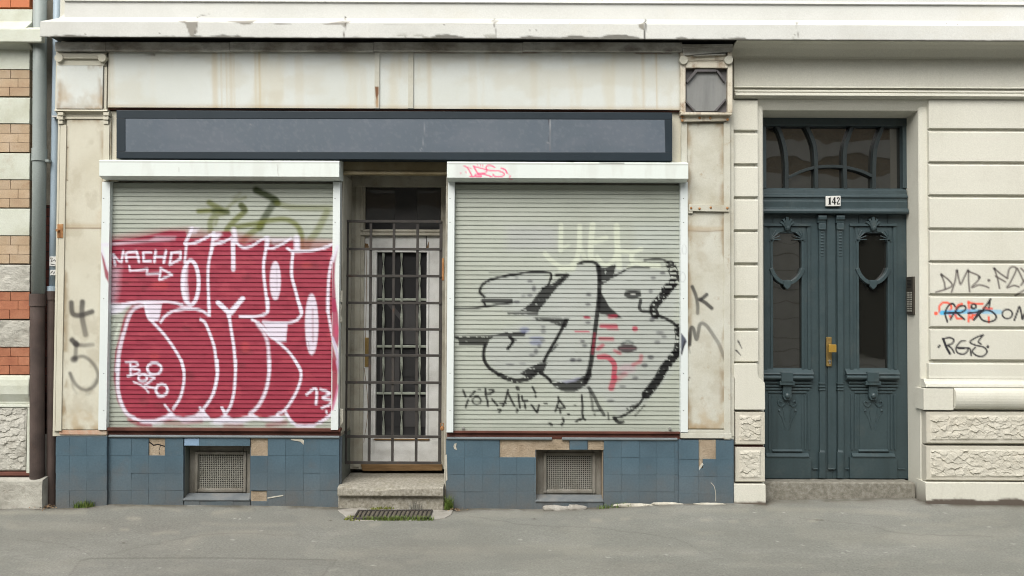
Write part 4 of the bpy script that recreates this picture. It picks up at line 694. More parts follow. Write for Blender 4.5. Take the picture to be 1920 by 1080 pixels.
dp(mu, 'muntin', 'bars', bevel=.002)
dp(MB().band(q2([(290, 650), (420, 590), (545, 557), (680, 548), (810, 557), (950, 590), (1075, 645)]), 5.5, -.32, -.268), 'arched_muntin', 'bars', bevel=.002)
for cx, xa, xb in ((1476.5, 1408, 1558.8), (1638, 1559.4, 1703)):
    D0, D1 = -.33, -.275; gl, gr = cx-27, cx+27
    lf = MB().box(xa, 400, gl, 897, D0, D1).box(gr, 400, xb, 897, D0, D1).box(gl, 400, gr, 437, D0, D1).box(gl, 693, gr, 897, D0, D1)
    leaf = dp(lf, 'door_leaf')
    dp(MB().box(cx-28, 434, cx+28, 696, -.312, -.30), 'glass_pane', 'glass')
    mo = MB()
    for s in (-1, 1):
        mo.box(min(cx+s*44, cx+s*38), 421, max(cx+s*44, cx+s*38), 693, D1, -.262); mo.box(min(cx+s*31.5, cx+s*27), 446, max(cx+s*31.5, cx+s*27), 693, D1, -.266)
    mo.box(cx-44, 419.5, cx-9, 424, D1, -.25).box(cx+9, 419.5, cx+44, 424, D1, -.25)
    for s in (-1, 1):
        sp = [(cx+s*34, 426), (cx+s*34, 453), (cx+s*25, 453)]+[(cx+s*(8+17*math.sin(t)), 435+15*(1-math.cos(t))) for t in (1.3, 1.0, .75, .5, .25)]+[(cx+s*6, 434), (cx+s*6, 426)]
        mo.poly(sp if s > 0 else sp[::-1], -.30, -.266)
        for k in range(5): mo.band([(cx+s*31, 449), (cx+s*(31-19*math.cos(.35*k)), 449-20*math.sin(.35*k))], 1.7, -.27, -.260, smooth=False)
    dp(mo, 'panel_moulding', bevel=.0025)
    ring = MB().band([(cx-30, 503), (cx-24, 516), (cx-13, 527), (cx, 531), (cx+13, 527), (cx+24, 516), (cx+30, 503)], 7, -.30, -.255).poly([(cx-7, 525), (cx+7, 525), (cx+6, 537), (cx, 543), (cx-6, 537)], -.28, -.246)
    dp(ring, 'ring_ornament', bevel=.003)
    sh = MB()
    for a, l, w in ((-.75, 17, 4), (-.38, 19, 4), (0, 21, 5), (.38, 19, 4), (.75, 17, 4)):
        pts = [(cx, 428), (cx+l*.55*math.sin(a), 428-l*.6*math.cos(a)), (cx+l*math.sin(a)*1.05, 428-l*math.cos(a))]; sh.band(pts, w, D1, -.232-.012*abs(a))
    c0 = P(cx, 427, -.25); sh.ball((c0[0], .25, c0[2]), .026, .02, .03)
    dp(sh, 'shell_ornament', smooth=False)
    sill = MB().prism([(690, -.285), (692, -.27), (700, -.232), (702, -.228), (702.5, -.235)], cx-50, cx+50, -.23, back=-.33)
    sill.prism([(703+10*(.5-.5*math.cos(math.pi*k/8)), -.262+.046*math.sin(math.pi*k/8)) for k in range(9)], cx-49, cx+49, -.22, back=-.33)
    for k, (yy, w) in enumerate(((718, 46), (724, 46), (730, 42), (736, 36))): sill.box(cx-w, yy-2.2, cx+w, yy+1.2, D1, -.254-.004*k)
    dp(sill, 'sill_moulding', bevel=.002)
    key = MB().box(cx-11, 698, cx+11, 716, D1, -.205).box(cx-14, 715, cx+14, 722, D1, -.212).poly([(cx-8, 722), (cx+8, 722), (cx+8, 744), (cx+5, 750), (cx-5, 750), (cx-8, 744)], D1, -.238)
    c1 = P(cx, 742, -.236); key.ball((c1[0], .236, c1[2]), .023, .02, .025)
    dp(key, 'keystone_ornament', bevel=.003)
    lp = MB()
    for w, t, d in ((42, 3, -.262), (35, 3, -.268), (29, 2.5, -.272)):
        for s in (-1, 1): a, b = sorted((cx+s*w, cx+s*(w-t))); lp.box(a, 740, b, 843, D1, d)
    for s in (-1, 1):
        lp.band([(cx+s*4, 757), (cx+s*11, 762), (cx+s*17, 757), (cx+s*15, 752), (cx+s*11, 754)], 2.2, D1, -.265); lp.band([(cx+s*16, 773), (cx+s*9, 786), (cx+s*3, 806)], 1.4, D1, -.270); lp.band([(cx+s*8, 766), (cx+s*4, 790)], 1.3, D1, -.270)
        c2 = P(cx+s*15.5, 770, -.27); lp.ball((c2[0], .272, c2[2]), .011, .008, .011, 6)
    lp.prism([(842, -.274), (843, -.268), (846, -.255), (847, -.258), (847.5, -.272)], cx-28, cx+28, -.26, back=-.33).prism([(849, -.27), (850, -.262), (856, -.235), (858, -.24)], cx-40, cx+40, -.25, back=-.33).box(cx-44, 858, cx+44, 897, D1, -.246)
    dp(lp, 'lower_panel', bevel=.0015)
for a, b in ((1535.5, 1549), (1569.5, 1583)):
    pi_ = MB().box(a+1.5, 418, b-1.5, 851, -.30, -.246).box(a+1, 848, b-1, 897, -.30, -.236).prism([(402, -.25), (403, -.228), (406, -.222), (411, -.226), (414, -.24), (418, -.243)], a-1, b+1, -.23, back=-.3).box(a, 419, b, 429, -.3, -.236).box(a+1, 428.5, b-1, 430.5, -.3, -.232).prism([(842, -.25), (846, -.243), (848, -.236)], a+2.5, b-2.5, -.24, back=-.3)
    for yy in (718, 724, 730): pi_.box(a+1, yy, b-1, yy+2.2, -.3, -.238)
    for k in range(9): pi_.box(a+4, 434+k*5.5, b-4, 436.4+k*5.5, -.3, -.241)
    dp(pi_, 'door_pilaster', bevel=.003)
dp(MB().box(1552, 404, 1567, 880, -.30, -.262).box(1553, 878, 1566, 880.6, -.3, -.252).box(1524, 878, 1534, 880.6, -.3, -.262).box(1585, 878, 1594, 880.6, -.3, -.262).box(1684, 878, 1698, 880.6, -.3, -.264), 'meeting_stile', bevel=.003)
dp(MB().box(1549.6, 632, 1559.8, 687, -.265, -.248), 'lock_plate', 'brass', bevel=.004)
kb = MB(); ck = P(1558.6, 653, -.20); kb.tube([(ck[0], .25, ck[2]), (ck[0], .2, ck[2])], .012); kb.wbox(ck[0]-.033, ck[0]+.033, .165, .205, ck[2]-.034, ck[2]+.034); dp(kb, 'door_knob', 'brassb', bevel=.014, seg=4)
cy = P(1556, 677, -.24); dp(MB().tube([(cy[0], .25, cy[2]), (cy[0], .237, cy[2])], .012).wbox(cy[0]-.006, cy[0]+.006, .237, .249, cy[2]-.022, cy[2]), 'lock_cylinder', 'steel')
# house number
hn = empty('house_number_plate', tuple(P(1562, 386, -.2)), 'small white enamel plate reading 142 above the green entrance door', 'sign')
MB().poly([(1549, 367.5), (1576.5, 367), (1576.5, 386.5), (1549, 386.8)], -.215, -.192).build('plate', M['num'], hn, bevel=.004)
dg = [MB().poly([(1554.2, 371.5), (1556.3, 370), (1557.6, 370), (1557.6, 382.6), (1558.8, 383.4), (1552.6, 383.4), (1554.2, 382.6), (1554.2, 372.8), (1552.6, 372.8)], -.193, -.190),
      MB().poly([(1564.6, 370), (1566.6, 370), (1566.6, 378.4), (1568, 378.4), (1568, 379.8), (1566.6, 379.8), (1566.6, 382.6), (1567.6, 383.4), (1562.6, 383.4), (1563.8, 382.6), (1563.8, 379.8), (1560, 379.8), (1560, 378.6)], -.193, -.190).poly([(1563.8, 373.4), (1563.8, 378.4), (1561.2, 378.4)], -.1925, -.1895),
      MB().band([(1569.8, 373), (1570.6, 371), (1572.4, 370.6), (1573.8, 372), (1573.4, 374.6), (1571.6, 377.6), (1569.8, 381.4)], 1.7, -.193, -.190).poly([(1569.4, 383.4), (1569.8, 381), (1571.4, 381.2), (1573.2, 381.6), (1574.6, 380), (1574.4, 383.4)], -.1925, -.1898)]
dg[1] = MB().poly([(1564, 369.8), (1566.4, 369.8), (1566.4, 383.6), (1564, 383.6)], -.193, -.190).band([(1564.6, 370.4), (1560.4, 379)], 1.2, -.1925, -.1897, smooth=False).poly([(1559.8, 378.4), (1568.2, 378.4), (1568.2, 379.8), (1559.8, 379.8)], -.1925, -.1893)
for g in dg: g.build('digit', M['ink'], hn)
# intercom on the right reveal
Xr = X(1722, -.065)-.001; di = lambda px: 6.9-Xr*1500/(px-960)
zi = [P(1708, y, -.19)[2] for y in (519, 590)]
ic = empty('intercom_panel', (Xr, .19, zi[1]), 'narrow bronze intercom panel with rows of bell buttons on door reveal', 'intercom')
ya, yb_ = -di(1703), -di(1716)
MB().wbox(Xr-.018, Xr, yb_, ya, zi[1], zi[0]).build('panel', M['icom'], ic, bevel=.004)
spk = MB()
for k in range(6): spk.wbox(Xr-.0195, Xr-.017, yb_+.03, ya-.02, zi[0]-.035-k*.012, zi[0]-.030-k*.012)
spk.build('speaker_slots', M['dark'], ic)
for r in range(9):
    for cc in range(2):
        y0 = yb_+.025+cc*.047; zz = zi[0]-.135-r*.020
        MB().wbox(Xr-.022, Xr-.0175, y0, y0+.032, zz-.013, zz).build('button', M['btn'], ic)
# ---------------------------------------------------------------- shopfront
shop = empty('shopfront', (X(740), 0, 0), 'old cream painted shopfront with blue tiled base and two closed shutters', 'shopfront')
def sp(mb, name, m, par=None, **k): return mb.build(name, M[m], par or shop, **k)
def tl(y, x, x0=740, k=.0044): return y
# flashing
fl_ = MB()
for a, b in ((103, 198), (198.6, 430), (430.5, 700), (700.5, 980), (980.5, 1279)): fl_.box(a, 79, b, 95.5, -.02, .118+.004*random.random())
sp(fl_, 'flashing', 'grime', bevel=.003)
sheet('fascia_panel', M['fascia'], shop, [(96, .075), (97, .082), (203.4, .082), (204.4, .07)], 203, 1275, .08, 2.2, 4, fascia_dirt, -.02)
for a, b in ((702.5, 711.5), (765.5, 775)):
    sheet('batten', M['pilr'], shop, [(97, .086), (98, .095), (203, .095), (204, .086)], a, b, .09, 1.5, 3, (lambda c: (c.fill([(703, 163), (710, 163), (710, 176), (706, 190), (704, 178)], (120, 76, 36), .95, 1.5), c.fill([(704, 190), (709, 180), (710, 202), (705, 203)], (176, 140, 96), .8, 2))) if a < 740 else None, .05)
sp(MB().box(203, 204.4, 1276, 207.4, -.02, .06), 'fascia_edge', 'sill')
for a in ((205, 219), (1259, 1278)): sp(MB().box(a[0], 207.6, a[1], 340, -.02, .035), 'side_board', 'pil', bevel=.003)
# sign
sg = empty('sign_board', tuple(P(740, 298, .1)), 'long blank blue-grey sign with dark slate frame under the white fascia', 'sign')
sf = MB(); a, b = 218, 1260.5
sf.poly([(a, 206.5), (b, 211), (b, 224), (a, 222)], .03, .145).poly([(a, 284), (b-14, 285.5), (b, 286), (b, 302), (a, 296.5)], .03, .145).poly([(a, 222), (235, 222), (235, 284), (a, 284)], .03, .145).poly([(1246, 224), (b, 224), (b, 286), (1247.5, 285.5)], .03, .145)
sf.build('frame', M['sign'], sg, bevel=.004)
sheet('panel', M['signp'], sg, [(220, .1415), (287, .1415)], 233, 1249, .13, 2.5, 3, sign_marks, .03)
# pilasters
def pilaster(x0, x1, left):
    m = 'pil' if left else 'pilr'
    pb = sp(MB().box(x0, 210, x1, 818, -.02, .034), 'pilaster', m)
    pp = lambda mb, name, mm=m, **k: mb.build(name, M[mm], pb, **k)
    if left:
        pp(MB().box(104, 222, 108, 808, .0, .058).box(108.3, 234, 119.5, 808, .0, .06), 'edge_strip', bevel=.002)
        sheet('panel', M['pil'], pb, [(223, .046), (224, .05), (805, .05), (806, .046)], 121, 204, .05, 1.6, 2.2, pil_dirt(121, 196, 223, 806, pil_l_tag, (427.5,), ((127, 277), (126, 338), (115, 330))), .0)
        pp(MB().box(193.5, 233, 204.5, 340, 0, .062), 'edge_strip', bevel=.002)
        pp(MB().prism([(205, .09), (208, .095), (210, .07), (214, .055), (219, .052), (221, .06), (223, .06)], 106, 205, .06, back=0.), 'necking', bevel=.002)
        for xx in (108, 193.5):
            cb = MB()
            for k in range(3): cb.box(xx, 210+k*8, xx+10.5-k*.6, 216.4+k*8, 0, .088-k*.008)
            pp(cb, 'corbel', bevel=.003)
        cap = pp(MB().box(104, 95.5, 199.5, 205.5, -.02, .068).box(107, 100, 197, 107, 0, .098).box(103.5, 107.3, 200, 109.6, 0, .112).box(109, 109.8, 196, 122.5, 0, .09).box(194.6, 126, 200, 205, 0, .082), 'capital', bevel=.003)
        sheet('panel', M['fascia'], pb, [(122, .08), (124, .097), (203.5, .097), (205, .085)], 107, 193, .09, 2, 3, pil_dirt(109, 192, 124, 205), .0)
        for cx in (109.5, 190.5): c = P(cx, 108, .12); pp(MB().tube([(c[0], -.08, c[2]), (c[0], -.118, c[2])], .036, 20), 'rosette', bevel=.003)
        pp(MB().box(111, 806.5, 200, 815, 0, .046), 'foot_board', 'peel', bevel=.002)
        rb = pp(MB().box(107, 420, 118, 446, .05, .066), 'rusty_bracket', 'rust', bevel=.003); c = P(109, 432, .07); pp(MB().tube([(c[0], -.06, c[2]), (c[0], -.088, c[2])], .012, 12), 'bolt', 'rust')
    else:
        pp(MB().box(1277.5, 228, 1288.5, 340, 0, .062).box(1357.5, 228, 1369.5, 824, 0, .06).box(1370, 210, 1375.5, 824, 0, .03), 'edge_strip', bevel=.002)
        sheet('panel', M['pilr'], pb, [(231, .046), (232, .05), (803, .05), (804, .046)], 1288.5, 1357, .05, 1.5, 2.2, pil_dirt(1290, 1357, 232, 804, pil_r_tag, (432.5,), ((1293, 708), (1291, 712))), .0)
        pp(MB().poly([(1292, 383), (1367, 384.5), (1367, 397), (1292, 395.5)], .04, .074).box(1291, 396, 1299, 400, .04, .07), 'iron_strap', 'pilr', bevel=.002)
        for bx, by in ((1296, 390), (1312, 391), (1333, 389), (1364, 390)): c = P(bx, by, .08); pp(MB().ball((c[0], -.075, c[2]), .011, .008, .011, 6), 'bolt', 'rust')
        pp(MB().poly([(1277, 210), (1373, 211), (1373, 215), (1277, 215)], 0, .125).poly([(1278, 215.4), (1366, 215.4), (1364, 226), (1278, 228)], 0, .085), 'ledge', 'rustc', bevel=.003)
        for bx, by in ((1279.5, 219), (1279.5, 226), (1312, 221), (1332, 221), (1364.5, 224)): c = P(bx, by, .09); pp(MB().ball((c[0], -.087, c[2]), .012, .009, .012, 6), 'bolt', 'rust')
        pp(MB().box(1276, 98, 1285.5, 210.5, 0, .115).box(1364.5, 98, 1373.5, 210.5, 0, .115).box(1285.5, 113.5, 1364.5, 127, 0, .12).box(1284, 113.8, 1366, 115.4, 0, .127).box(1286, 104, 1364, 112.6, 0, .10), 'capital', 'rustc', bevel=.003)
        for cx in (1282, 1366.5): c = P(cx, 112, .14); pp(MB().tube([(c[0], -.1, c[2]), (c[0], -.140, c[2])], .037, 20), 'rosette', bevel=.003)
        pp(MB().poly([(1276, 83), (1374, 82), (1374, 86), (1280, 90)], 0, .13).poly([(1279, 91), (1374, 86.5), (1374, 96), (1330, 100), (1282, 104)], 0, .12).poly([(1302, 103.4), (1359, 100.4), (1362, 102), (1300, 105)], .05, .128), 'capital_cover', 'grime', bevel=.003)
        ow = pp(MB().box(1285.5, 127.5, 1364.5, 210, 0, .075), 'octagon_light', 'octf')
        oc = [(1301, 134), (1346, 134), (1361.5, 152), (1361.5, 188), (1342, 207.5), (1305, 208), (1287.5, 190), (1287, 152)]
        pp(MB().poly(oc, .07, .082), 'milky_glass', 'octg')
        for q, dq in (([(1287, 152), (1303, 131), (1308, 134), (1289, 156)], .11), ([(1342, 131), (1346, 131), (1361, 150), (1358, 154)], .11), ([(1303, 130), (1343, 130), (1343, 134.5), (1303, 134.5)], .108), ([(1360, 184), (1362, 187), (1344, 208), (1339, 208)], .108), ([(1287, 188), (1304, 208), (1302, 209), (1286, 192)], .105)): pp(MB().poly(q, .07, dq), 'octagon_bar', 'octf', bevel=.002)
        pp(MB().box(1288, 806, 1358, 812, 0, .056).box(1276.5, 812.6, 1372, 822, 0, .062), 'foot_board', 'pilr', bevel=.003)
pilaster(104, 205, True); pilaster(1275.5, 1376, False)
# reddish sills under the shutters
sp(MB().box(196, 803, 638, 808.5, -.02, .052).box(198, 808.5, 637, 817, -.02, .02), 'window_sill', 'sill', bevel=.002)
sp(MB().box(846, 809, 1278, 813, -.02, .040).box(838, 813, 1279, 823, -.02, .018), 'window_sill', 'sill', bevel=.002)
# tiled base
def tiles(name, cols, rows, d, holes=(), skip=(), th=.014, m='tile', keep=None):
    mb = MB()
    for i in range(len(cols)-1):
        for j in range(len(rows)-1):
            rs = [(cols[i]+.1, rows[j]+.1, cols[i+1]-.1, rows[j+1]-.1)]
            for h in list(holes)+list(skip):
                o = []
                for a in rs:
                    if a[2] <= h[0] or a[0] >= h[2] or a[3] <= h[1] or a[1] >= h[3]: o.append(a); continue
                    if a[0] < h[0]: o.append((a[0], a[1], h[0], a[3]))
                    if a[2] > h[2]: o.append((h[2], a[1], a[2], a[3]))
                    x0, x1 = max(a[0], h[0]), min(a[2], h[2])
                    if a[1] < h[1]: o.append((x0, a[1], x1, h[1]))
                    if a[3] > h[3]: o.append((x0, h[3], x1, a[3]))
                rs = o
            for a in rs:
                if a[2]-a[0] > 1.5 and a[3]-a[1] > 1.5: mb.box(*a, d-th, d+random.uniform(-.002, .002), .0012)
    return mb
rowsA = [820, 854.5, 887, 919.5, 972]; rowsL = [822, 854.2, 887, 919.6, 972]; rowsR = [825.5, 857.6, 889.4, 922, 972]; rowsP = [826, 860.8, 893.4, 926, 972]
tp = sp(tiles('t', [104.5, 130, 162.5, 200], rowsA, .062), 'tiled_base', 'tile')
sp(MB().box(105, 818, 199.4, 975, -.02, .0585), 'mortar_bed', 'joint')
sp(tiles('t', [200.6, 207, 246, 278.4, 309.6, 343.6, 373.5, 405, 437, 469.6, 502, 535, 569, 600, 636], rowsL, .03, [HL], [(278.6, 822, 309.4, 854), (470.2, 821, 502, 855), (470.5, 921, 500, 940), (345, 822, 373.4, 836)]), 'tiled_base', 'tile')
sp(tiles('t', [836.4, 871, 904, 936.5, 968.5, 1001.5, 1035, 1068, 1101.5, 1132.5, 1165.5, 1198.5, 1230.5, 1265, 1272.8], rowsR, .03, [HR], [(937, 825, 1004, 857.4), (1004, 825, 1067.6, 843.4), (1102, 827, 1132, 843.4)]), 'tiled_base', 'tile')
sp(tiles('t', [1273, 1310, 1342.5, 1375.5], rowsP, .06, [], [(1310, 825, 1342.4, 861), (1310, 861, 1318, 878)]), 'tiled_base', 'tile')
sp(MB().box(345.6, 822.5, 373.2, 835.6, .016, .031), 'replacement_tile', 'tilel', bevel=.0015)
def bed(x0, x1, y0, d, h=None):
    mb = MB()
    if h is None: return mb.box(x0, y0, x1, 975, -.02, d)
    mb.box(x0, y0, h[0], 975, -.02, d).box(h[2], y0, x1, 975, -.02, d).box(h[0], y0, h[2], h[1], -.02, d).box(h[0], h[3], h[2], 975, -.02, d); return mb
for a in ((200, 640, 819, .015, HL), (836, 1273, 824, .015, HR), (1273, 1376, 824, .045, None)): sp(bed(*a), 'mortar_bed', 'joint', bevel=.001)
for a in ((278.7, 822, 309.3, 854, .0178), (470.3, 821, 501.9, 855, .0178), (470.6, 921, 499.9, 940, .0178), (937.1, 824, 1003.8, 857.3, .0178), (1003.9, 824, 1067.5, 843.3, .0178), (1102.1, 826, 1131.9, 843.3, .0178), (1310.1, 824.5, 1342.3, 861, .0478), (1310.1, 861.2, 1318, 878, .0475)):
    sheet('bare_plaster', M['plaster'], shop, [(a[1], a[4]), (a[3], a[4])], a[0], a[2], a[4], 1.5, 1.5, None, .0, disp=lambda x, y: .004*(fbm(x*.15, y*.15, 4)-.6))
ck = MB().band([(279, 828), (288, 835), (296, 833), (309, 837)], 2.2, .01, .0182, smooth=False).band([(301, 835), (298, 845), (299, 852)], 1.1, .01, .0180, smooth=False); sp(ck, 'plaster_crack', 'dark')
sp(MB().poly([(1310.5, 878), (1317.5, 868), (1319, 871), (1311, 882)], .04, .0625).band([(1333, 905), (1339, 912), (1342, 926), (1342, 940)], 1.0, .04, .063).poly([(546, 823), (566, 823), (570, 826), (569, 834), (563, 828), (545, 825)], .02, .0335).poly([(501, 933), (531, 928), (531, 930), (502, 935)], .02, .0335).poly([(852, 832), (856, 831), (855, 838), (857, 844), (852, 842), (850, 837)], .02, .0335), 'tile_chip', 'rendl')
cs = MB().prism([(816.5, .036), (818, .046), (820, .046), (821.6, .034)], 204, 636, .04, back=.0); sp(cs, 'cap_strip', 'cap')
cs = MB().prism([(820, .036), (821, .044), (823.5, .044), (825, .034)], 838, 1035, .04, back=0.).prism([(821, .036), (822, .044), (824.5, .044), (826, .034)], 1054, 1270, .04, back=0.); sp(cs, 'cap_strip', 'cap')
# basement vents
def vent(h, mr, left):
    x0, y0, x1, y1 = h; dd = -.12
    vb = sp(MB(), 'basement_vent', 'concrete') if False else None
    X0, X1, Z0, Z1 = R(x0, y0, x1, y1, .017)
    fr = MB(); fx0, fx1, fz0, fz1 = X0+.004, X1-.004, Z0+.03, Z1-.004
    gx0, gx1, gz0, gz1 = R(*mr, -.10)
    fr.wbox(fx0, gx0, .085, .14, fz0, fz1).wbox(gx1, fx1, .085, .14, fz0, fz1).wbox(gx0, gx1, .085, .14, gz1, fz1).wbox(gx0, gx1, .085, .14, fz0, gz0)
    fr.wbox(gx0-.03, gx0-.004, .07, .09, gz0-.03, gz1+.03).wbox(gx1+.004, gx1+.03, .07, .09, gz0-.03, gz1+.03).wbox(gx0-.004, gx1+.004, .07, .09, gz1+.004, gz1+.03).wbox(gx0-.004, gx1+.004, .07, .09, gz0-.03, gz0-.004)
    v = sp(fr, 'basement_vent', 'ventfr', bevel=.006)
    ms = MB(); n, k = (24, 18) if left else (24, 17)
    for i in range(n+1): xx = gx0+(gx1-gx0)*i/n; ms.wbox(xx-.0029, xx+.0029, .094, .106, gz0, gz1)
    for j in range(k+1): zz = gz0+(gz1-gz0)*j/k; ms.wbox(gx0, gx1, .097, .109, zz-.0029, zz+.0029)
    ms.build('vent_grating', M['mesh'], v)
    MB().wbox(gx0, gx1, .16, .17, gz0, gz1).build('dark_backing', M['dark'], v)
    MB().wbox(X0-.001, X0+.003, -.0, .14, Z0, Z1).wbox(X0, X1, -.0, .14, Z1-.003, Z1+.001).wbox(X1-.003, X1+.001, -.0, .14, Z0, Z1).build('reveal_lining', M['tileg' if left else 'plaster'], v)
    sm = MB(); zs = Z0+.004
    sm.add([(X0+.004, .085, zs+.032), (X1-.004, .085, zs+.032), (X1+.004, -.040, zs+.004), (X0-.004, -.040, zs+.004), (X0+.004, .085, zs-.04), (X1-.004, .085, zs-.04), (X1+.004, -.036, zs-.010), (X0-.004, -.036, zs-.010)], [(0, 1, 2, 3), (4, 7, 6, 5), (0, 4, 5, 1), (3, 2, 6, 7), (0, 3, 7, 4), (1, 5, 6, 2)])
    sm.build('vent_sill', M['vsill'], v, bevel=.004)
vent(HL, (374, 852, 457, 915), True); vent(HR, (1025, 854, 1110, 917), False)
# the wall openings behind the vents are dark niches cut by the linings above
# ---------------------------------------------------------------- shop doorway
sp(MB().prism([(302, -.03), (320, -.02), (322, .0), (326, .004), (328, -.012), (329, -.02), (329, -.10), (303, -.10)], 637, 838, .0), 'door_lintel', 'lintel', bevel=.004)
dS = -.44
sp(MB().box(640, 329, 840, 349.5, -.75, -.40).box(640, 329, 682, 880, -.75, -.42).box(825, 329, 852, 880, -.75, -.42), 'door_frame', 'sframe', bevel=.006)
sp(MB().box(664, 334, 675, 876, -.5, -.408).box(675.6, 346, 681, 432, -.5, -.402), 'frame_moulding', 'sframe', bevel=.004)
sp(MB().box(681, 349, 826, 432, -.50, -.47), 'transom_window', 'glassd')
sp(MB().box(741, 352, 782, 430, -.48, -.468), 'added_interior_card', 'dimgrey')  # card added just before the opaque transom glass, standing in for the dim interior
sp(MB().prism([(430, -.44), (431.5, -.415), (434, -.412), (435, -.425), (437, -.425), (438, -.405), (441, -.405), (442.5, -.43)], 676, 828, -.41, back=-.6), 'transom_bar', 'sframe', bevel=.002)
sd = sp(MB().box(676.5, 443, 705.5, 872, -.50, dS).box(799, 443, 829, 872, -.50, dS).box(705.5, 443, 799, 473, -.50, dS).box(705.5, 818, 799, 872, -.50, dS), 'shop_door', 'sdoor', bevel=.003)
pd = lambda mb, name, m='sdoor', **k: mb.build(name, M[m], sd, **k)
pd(MB().box(700, 468, 705, 824, dS, dS+.012).box(799.6, 468, 803, 824, dS, dS+.012).box(700, 468, 803, 473, dS, dS+.0125).box(700, 819, 803, 824, dS, dS+.0125), 'glazing_bead', bevel=.003)
pd(MB().box(704, 472, 800.5, 820, -.49, -.475), 'glass_pane', 'glassd')
pd(MB().poly([(706, 476), (716, 476), (716, 556), (706, 556)], -.48, -.4735).poly([(752, 565), (779, 565), (779, 645), (752, 645)], -.48, -.4735).poly([(712, 655), (748, 655), (748, 733), (712, 733)], -.48, -.4735).poly([(727, 560), (780, 625), (776, 632), (722, 566)], -.48, -.473).poly([(758, 745), (797, 745), (797, 800), (758, 800)], -.48, -.4735), 'added_interior_card', 'dimgrey')  # cards added in front of the opaque pane, suggesting things inside the shop
pd(MB().box(702, 826, 822, 866, dS, dS+.006), 'kick_panel', bevel=.002)
pd(MB().box(701.5, 822.6, 805, 825.6, dS, dS+.018), 'weather_bar', 'wood', bevel=.002)
for y in (561.5, 649.5, 737.5): pd(MB().box(704, y-2.2, 800.5, y+2.2, -.47, -.452), 'cross_bar', 'twist', bevel=.002)
for xx in (719, 753, 787):
    tw = MB(); n = 120; a, b = P(xx, 473, -.445), P(xx, 819, -.445); vs, fs = [], []
    for i in range(n+1):
        t = i/n; th = t*math.pi*2*4.2; c, s = math.cos(th), math.sin(th); z = a[2]+(b[2]-a[2])*t; x = a[0]+(b[0]-a[0])*t
        for u, v in ((-.0105, -.003), (.0105, -.003), (.0105, .003), (-.0105, .003)): vs.append((x+u*c-v*s, .445+u*s+v*c, z))
    for i in range(n):
        for k in range(4): fs.append((i*4+k, i*4+(k+1) % 4, (i+1)*4+(k+1) % 4, (i+1)*4+k))
    pd(tw.add(vs, fs), 'twisted_bar', 'twist', smooth=False)
pd(MB().box(683.6, 633, 692.6, 688, dS, dS+.008), 'handle_plate', 'brass', bevel=.003)
pd(MB().poly([(680, 460), (683, 456), (690, 457), (692, 464), (680, 466)], dS, dS+.002).poly([(799, 465), (804, 452), (804, 466)], dS, dS+.002).band([(686, 445), (687, 530), (685, 660)], .9, dS, dS+.0012).band([(683, 690), (690, 764), (682, 830)], .9, dS, dS+.0012), 'paint_flake', 'wood')
sp(MB().poly([(676, 871), (829, 871), (829, 882.5), (680, 883.5)], -.6, -.40), 'door_sill', 'wood', bevel=.004)
# reveal on the left of the doorway and rough plaster at the foot
rv = MB(); Xv = X(640, -.02)
rv.wbox(Xv-.002, Xv+.006, .03, .40, Z(812, -.1), Z(330, -.1)); sp(rv, 'reveal_plaster', 'rendl', bevel=.002)
sp(MB().wbox(Xv-.002, Xv+.008, -.012, .44, -.05, Z(818, -.1)), 'reveal_tile', 'tileg', bevel=.002)
Xw = X(836, -.02); sp(MB().wbox(Xw-.006, Xw+.002, .03, .42, -.05, Z(330, -.1)), 'reveal_plaster', 'rendl', bevel=.002)
sp(MB().poly([(834, 855), (838, 852), (839, 900), (836, 902)], .0, .034), 'broken_edge', 'rendl', bevel=.002)
fk = MB().box(637, 545, 642, 566, -.01, .02).poly([(637, 568), (641, 574), (639, 590), (642, 602), (637, 606)], -.01, .018).poly([(637, 766), (643, 768), (643, 792), (638, 800)], -.01, .02); sp(fk, 'plaster_flake', 'rendl', bevel=.002)
# ---------------------------------------------------------------- grille
gr = empty('security_grille', tuple(P(737, 868, -.2)), 'weathered grey steel bar grille locked in front of the shop door', 'grille')
dG = -.19
for y in (415, 467, 517.5, 568, 617.5, 666.5, 717.5, 768, 819, 868): MB().box(646.5, y-2.4, 827.5, y+2.4, dG-.012, dG+.006).build('horizontal_bar', M['iron'], gr, bevel=.0015)
for xx, w in ((649, 2.8), (693.5, 2.4), (737, 2.4), (781.5, 2.4), (825.5, 2.8)): MB().box(xx-w, 415, xx+w, 868, dG-.022, dG-.004).build('vertical_bar', M['iron'], gr, bevel=.0015)
for xx, y in ((829.5, 500), (829.5, 505)): pass
MB().box(828.5, 484, 832.5, 526, dG-.01, dG+.01).build('hinge', M['rust'], gr, bevel=.003)
pk = MB(); c = P(829, 803, -.16); pk.ball((c[0], .16, c[2]), .018, .012, .022, 8); pk.tube([(c[0]-.014, .16, c[2]+.02), (c[0]-.01, .16, c[2]+.045), (c[0]+.01, .16, c[2]+.045), (c[0]+.014, .16, c[2]+.02)], .004, 6); pk.build('padlock', M['rust'], gr)
MB().box(643, 530, 646, 542, dG-.02, dG+.01).box(642.5, 766, 646, 778, dG-.02, dG+.01).build('hinge', M['iron'], gr, bevel=.002)
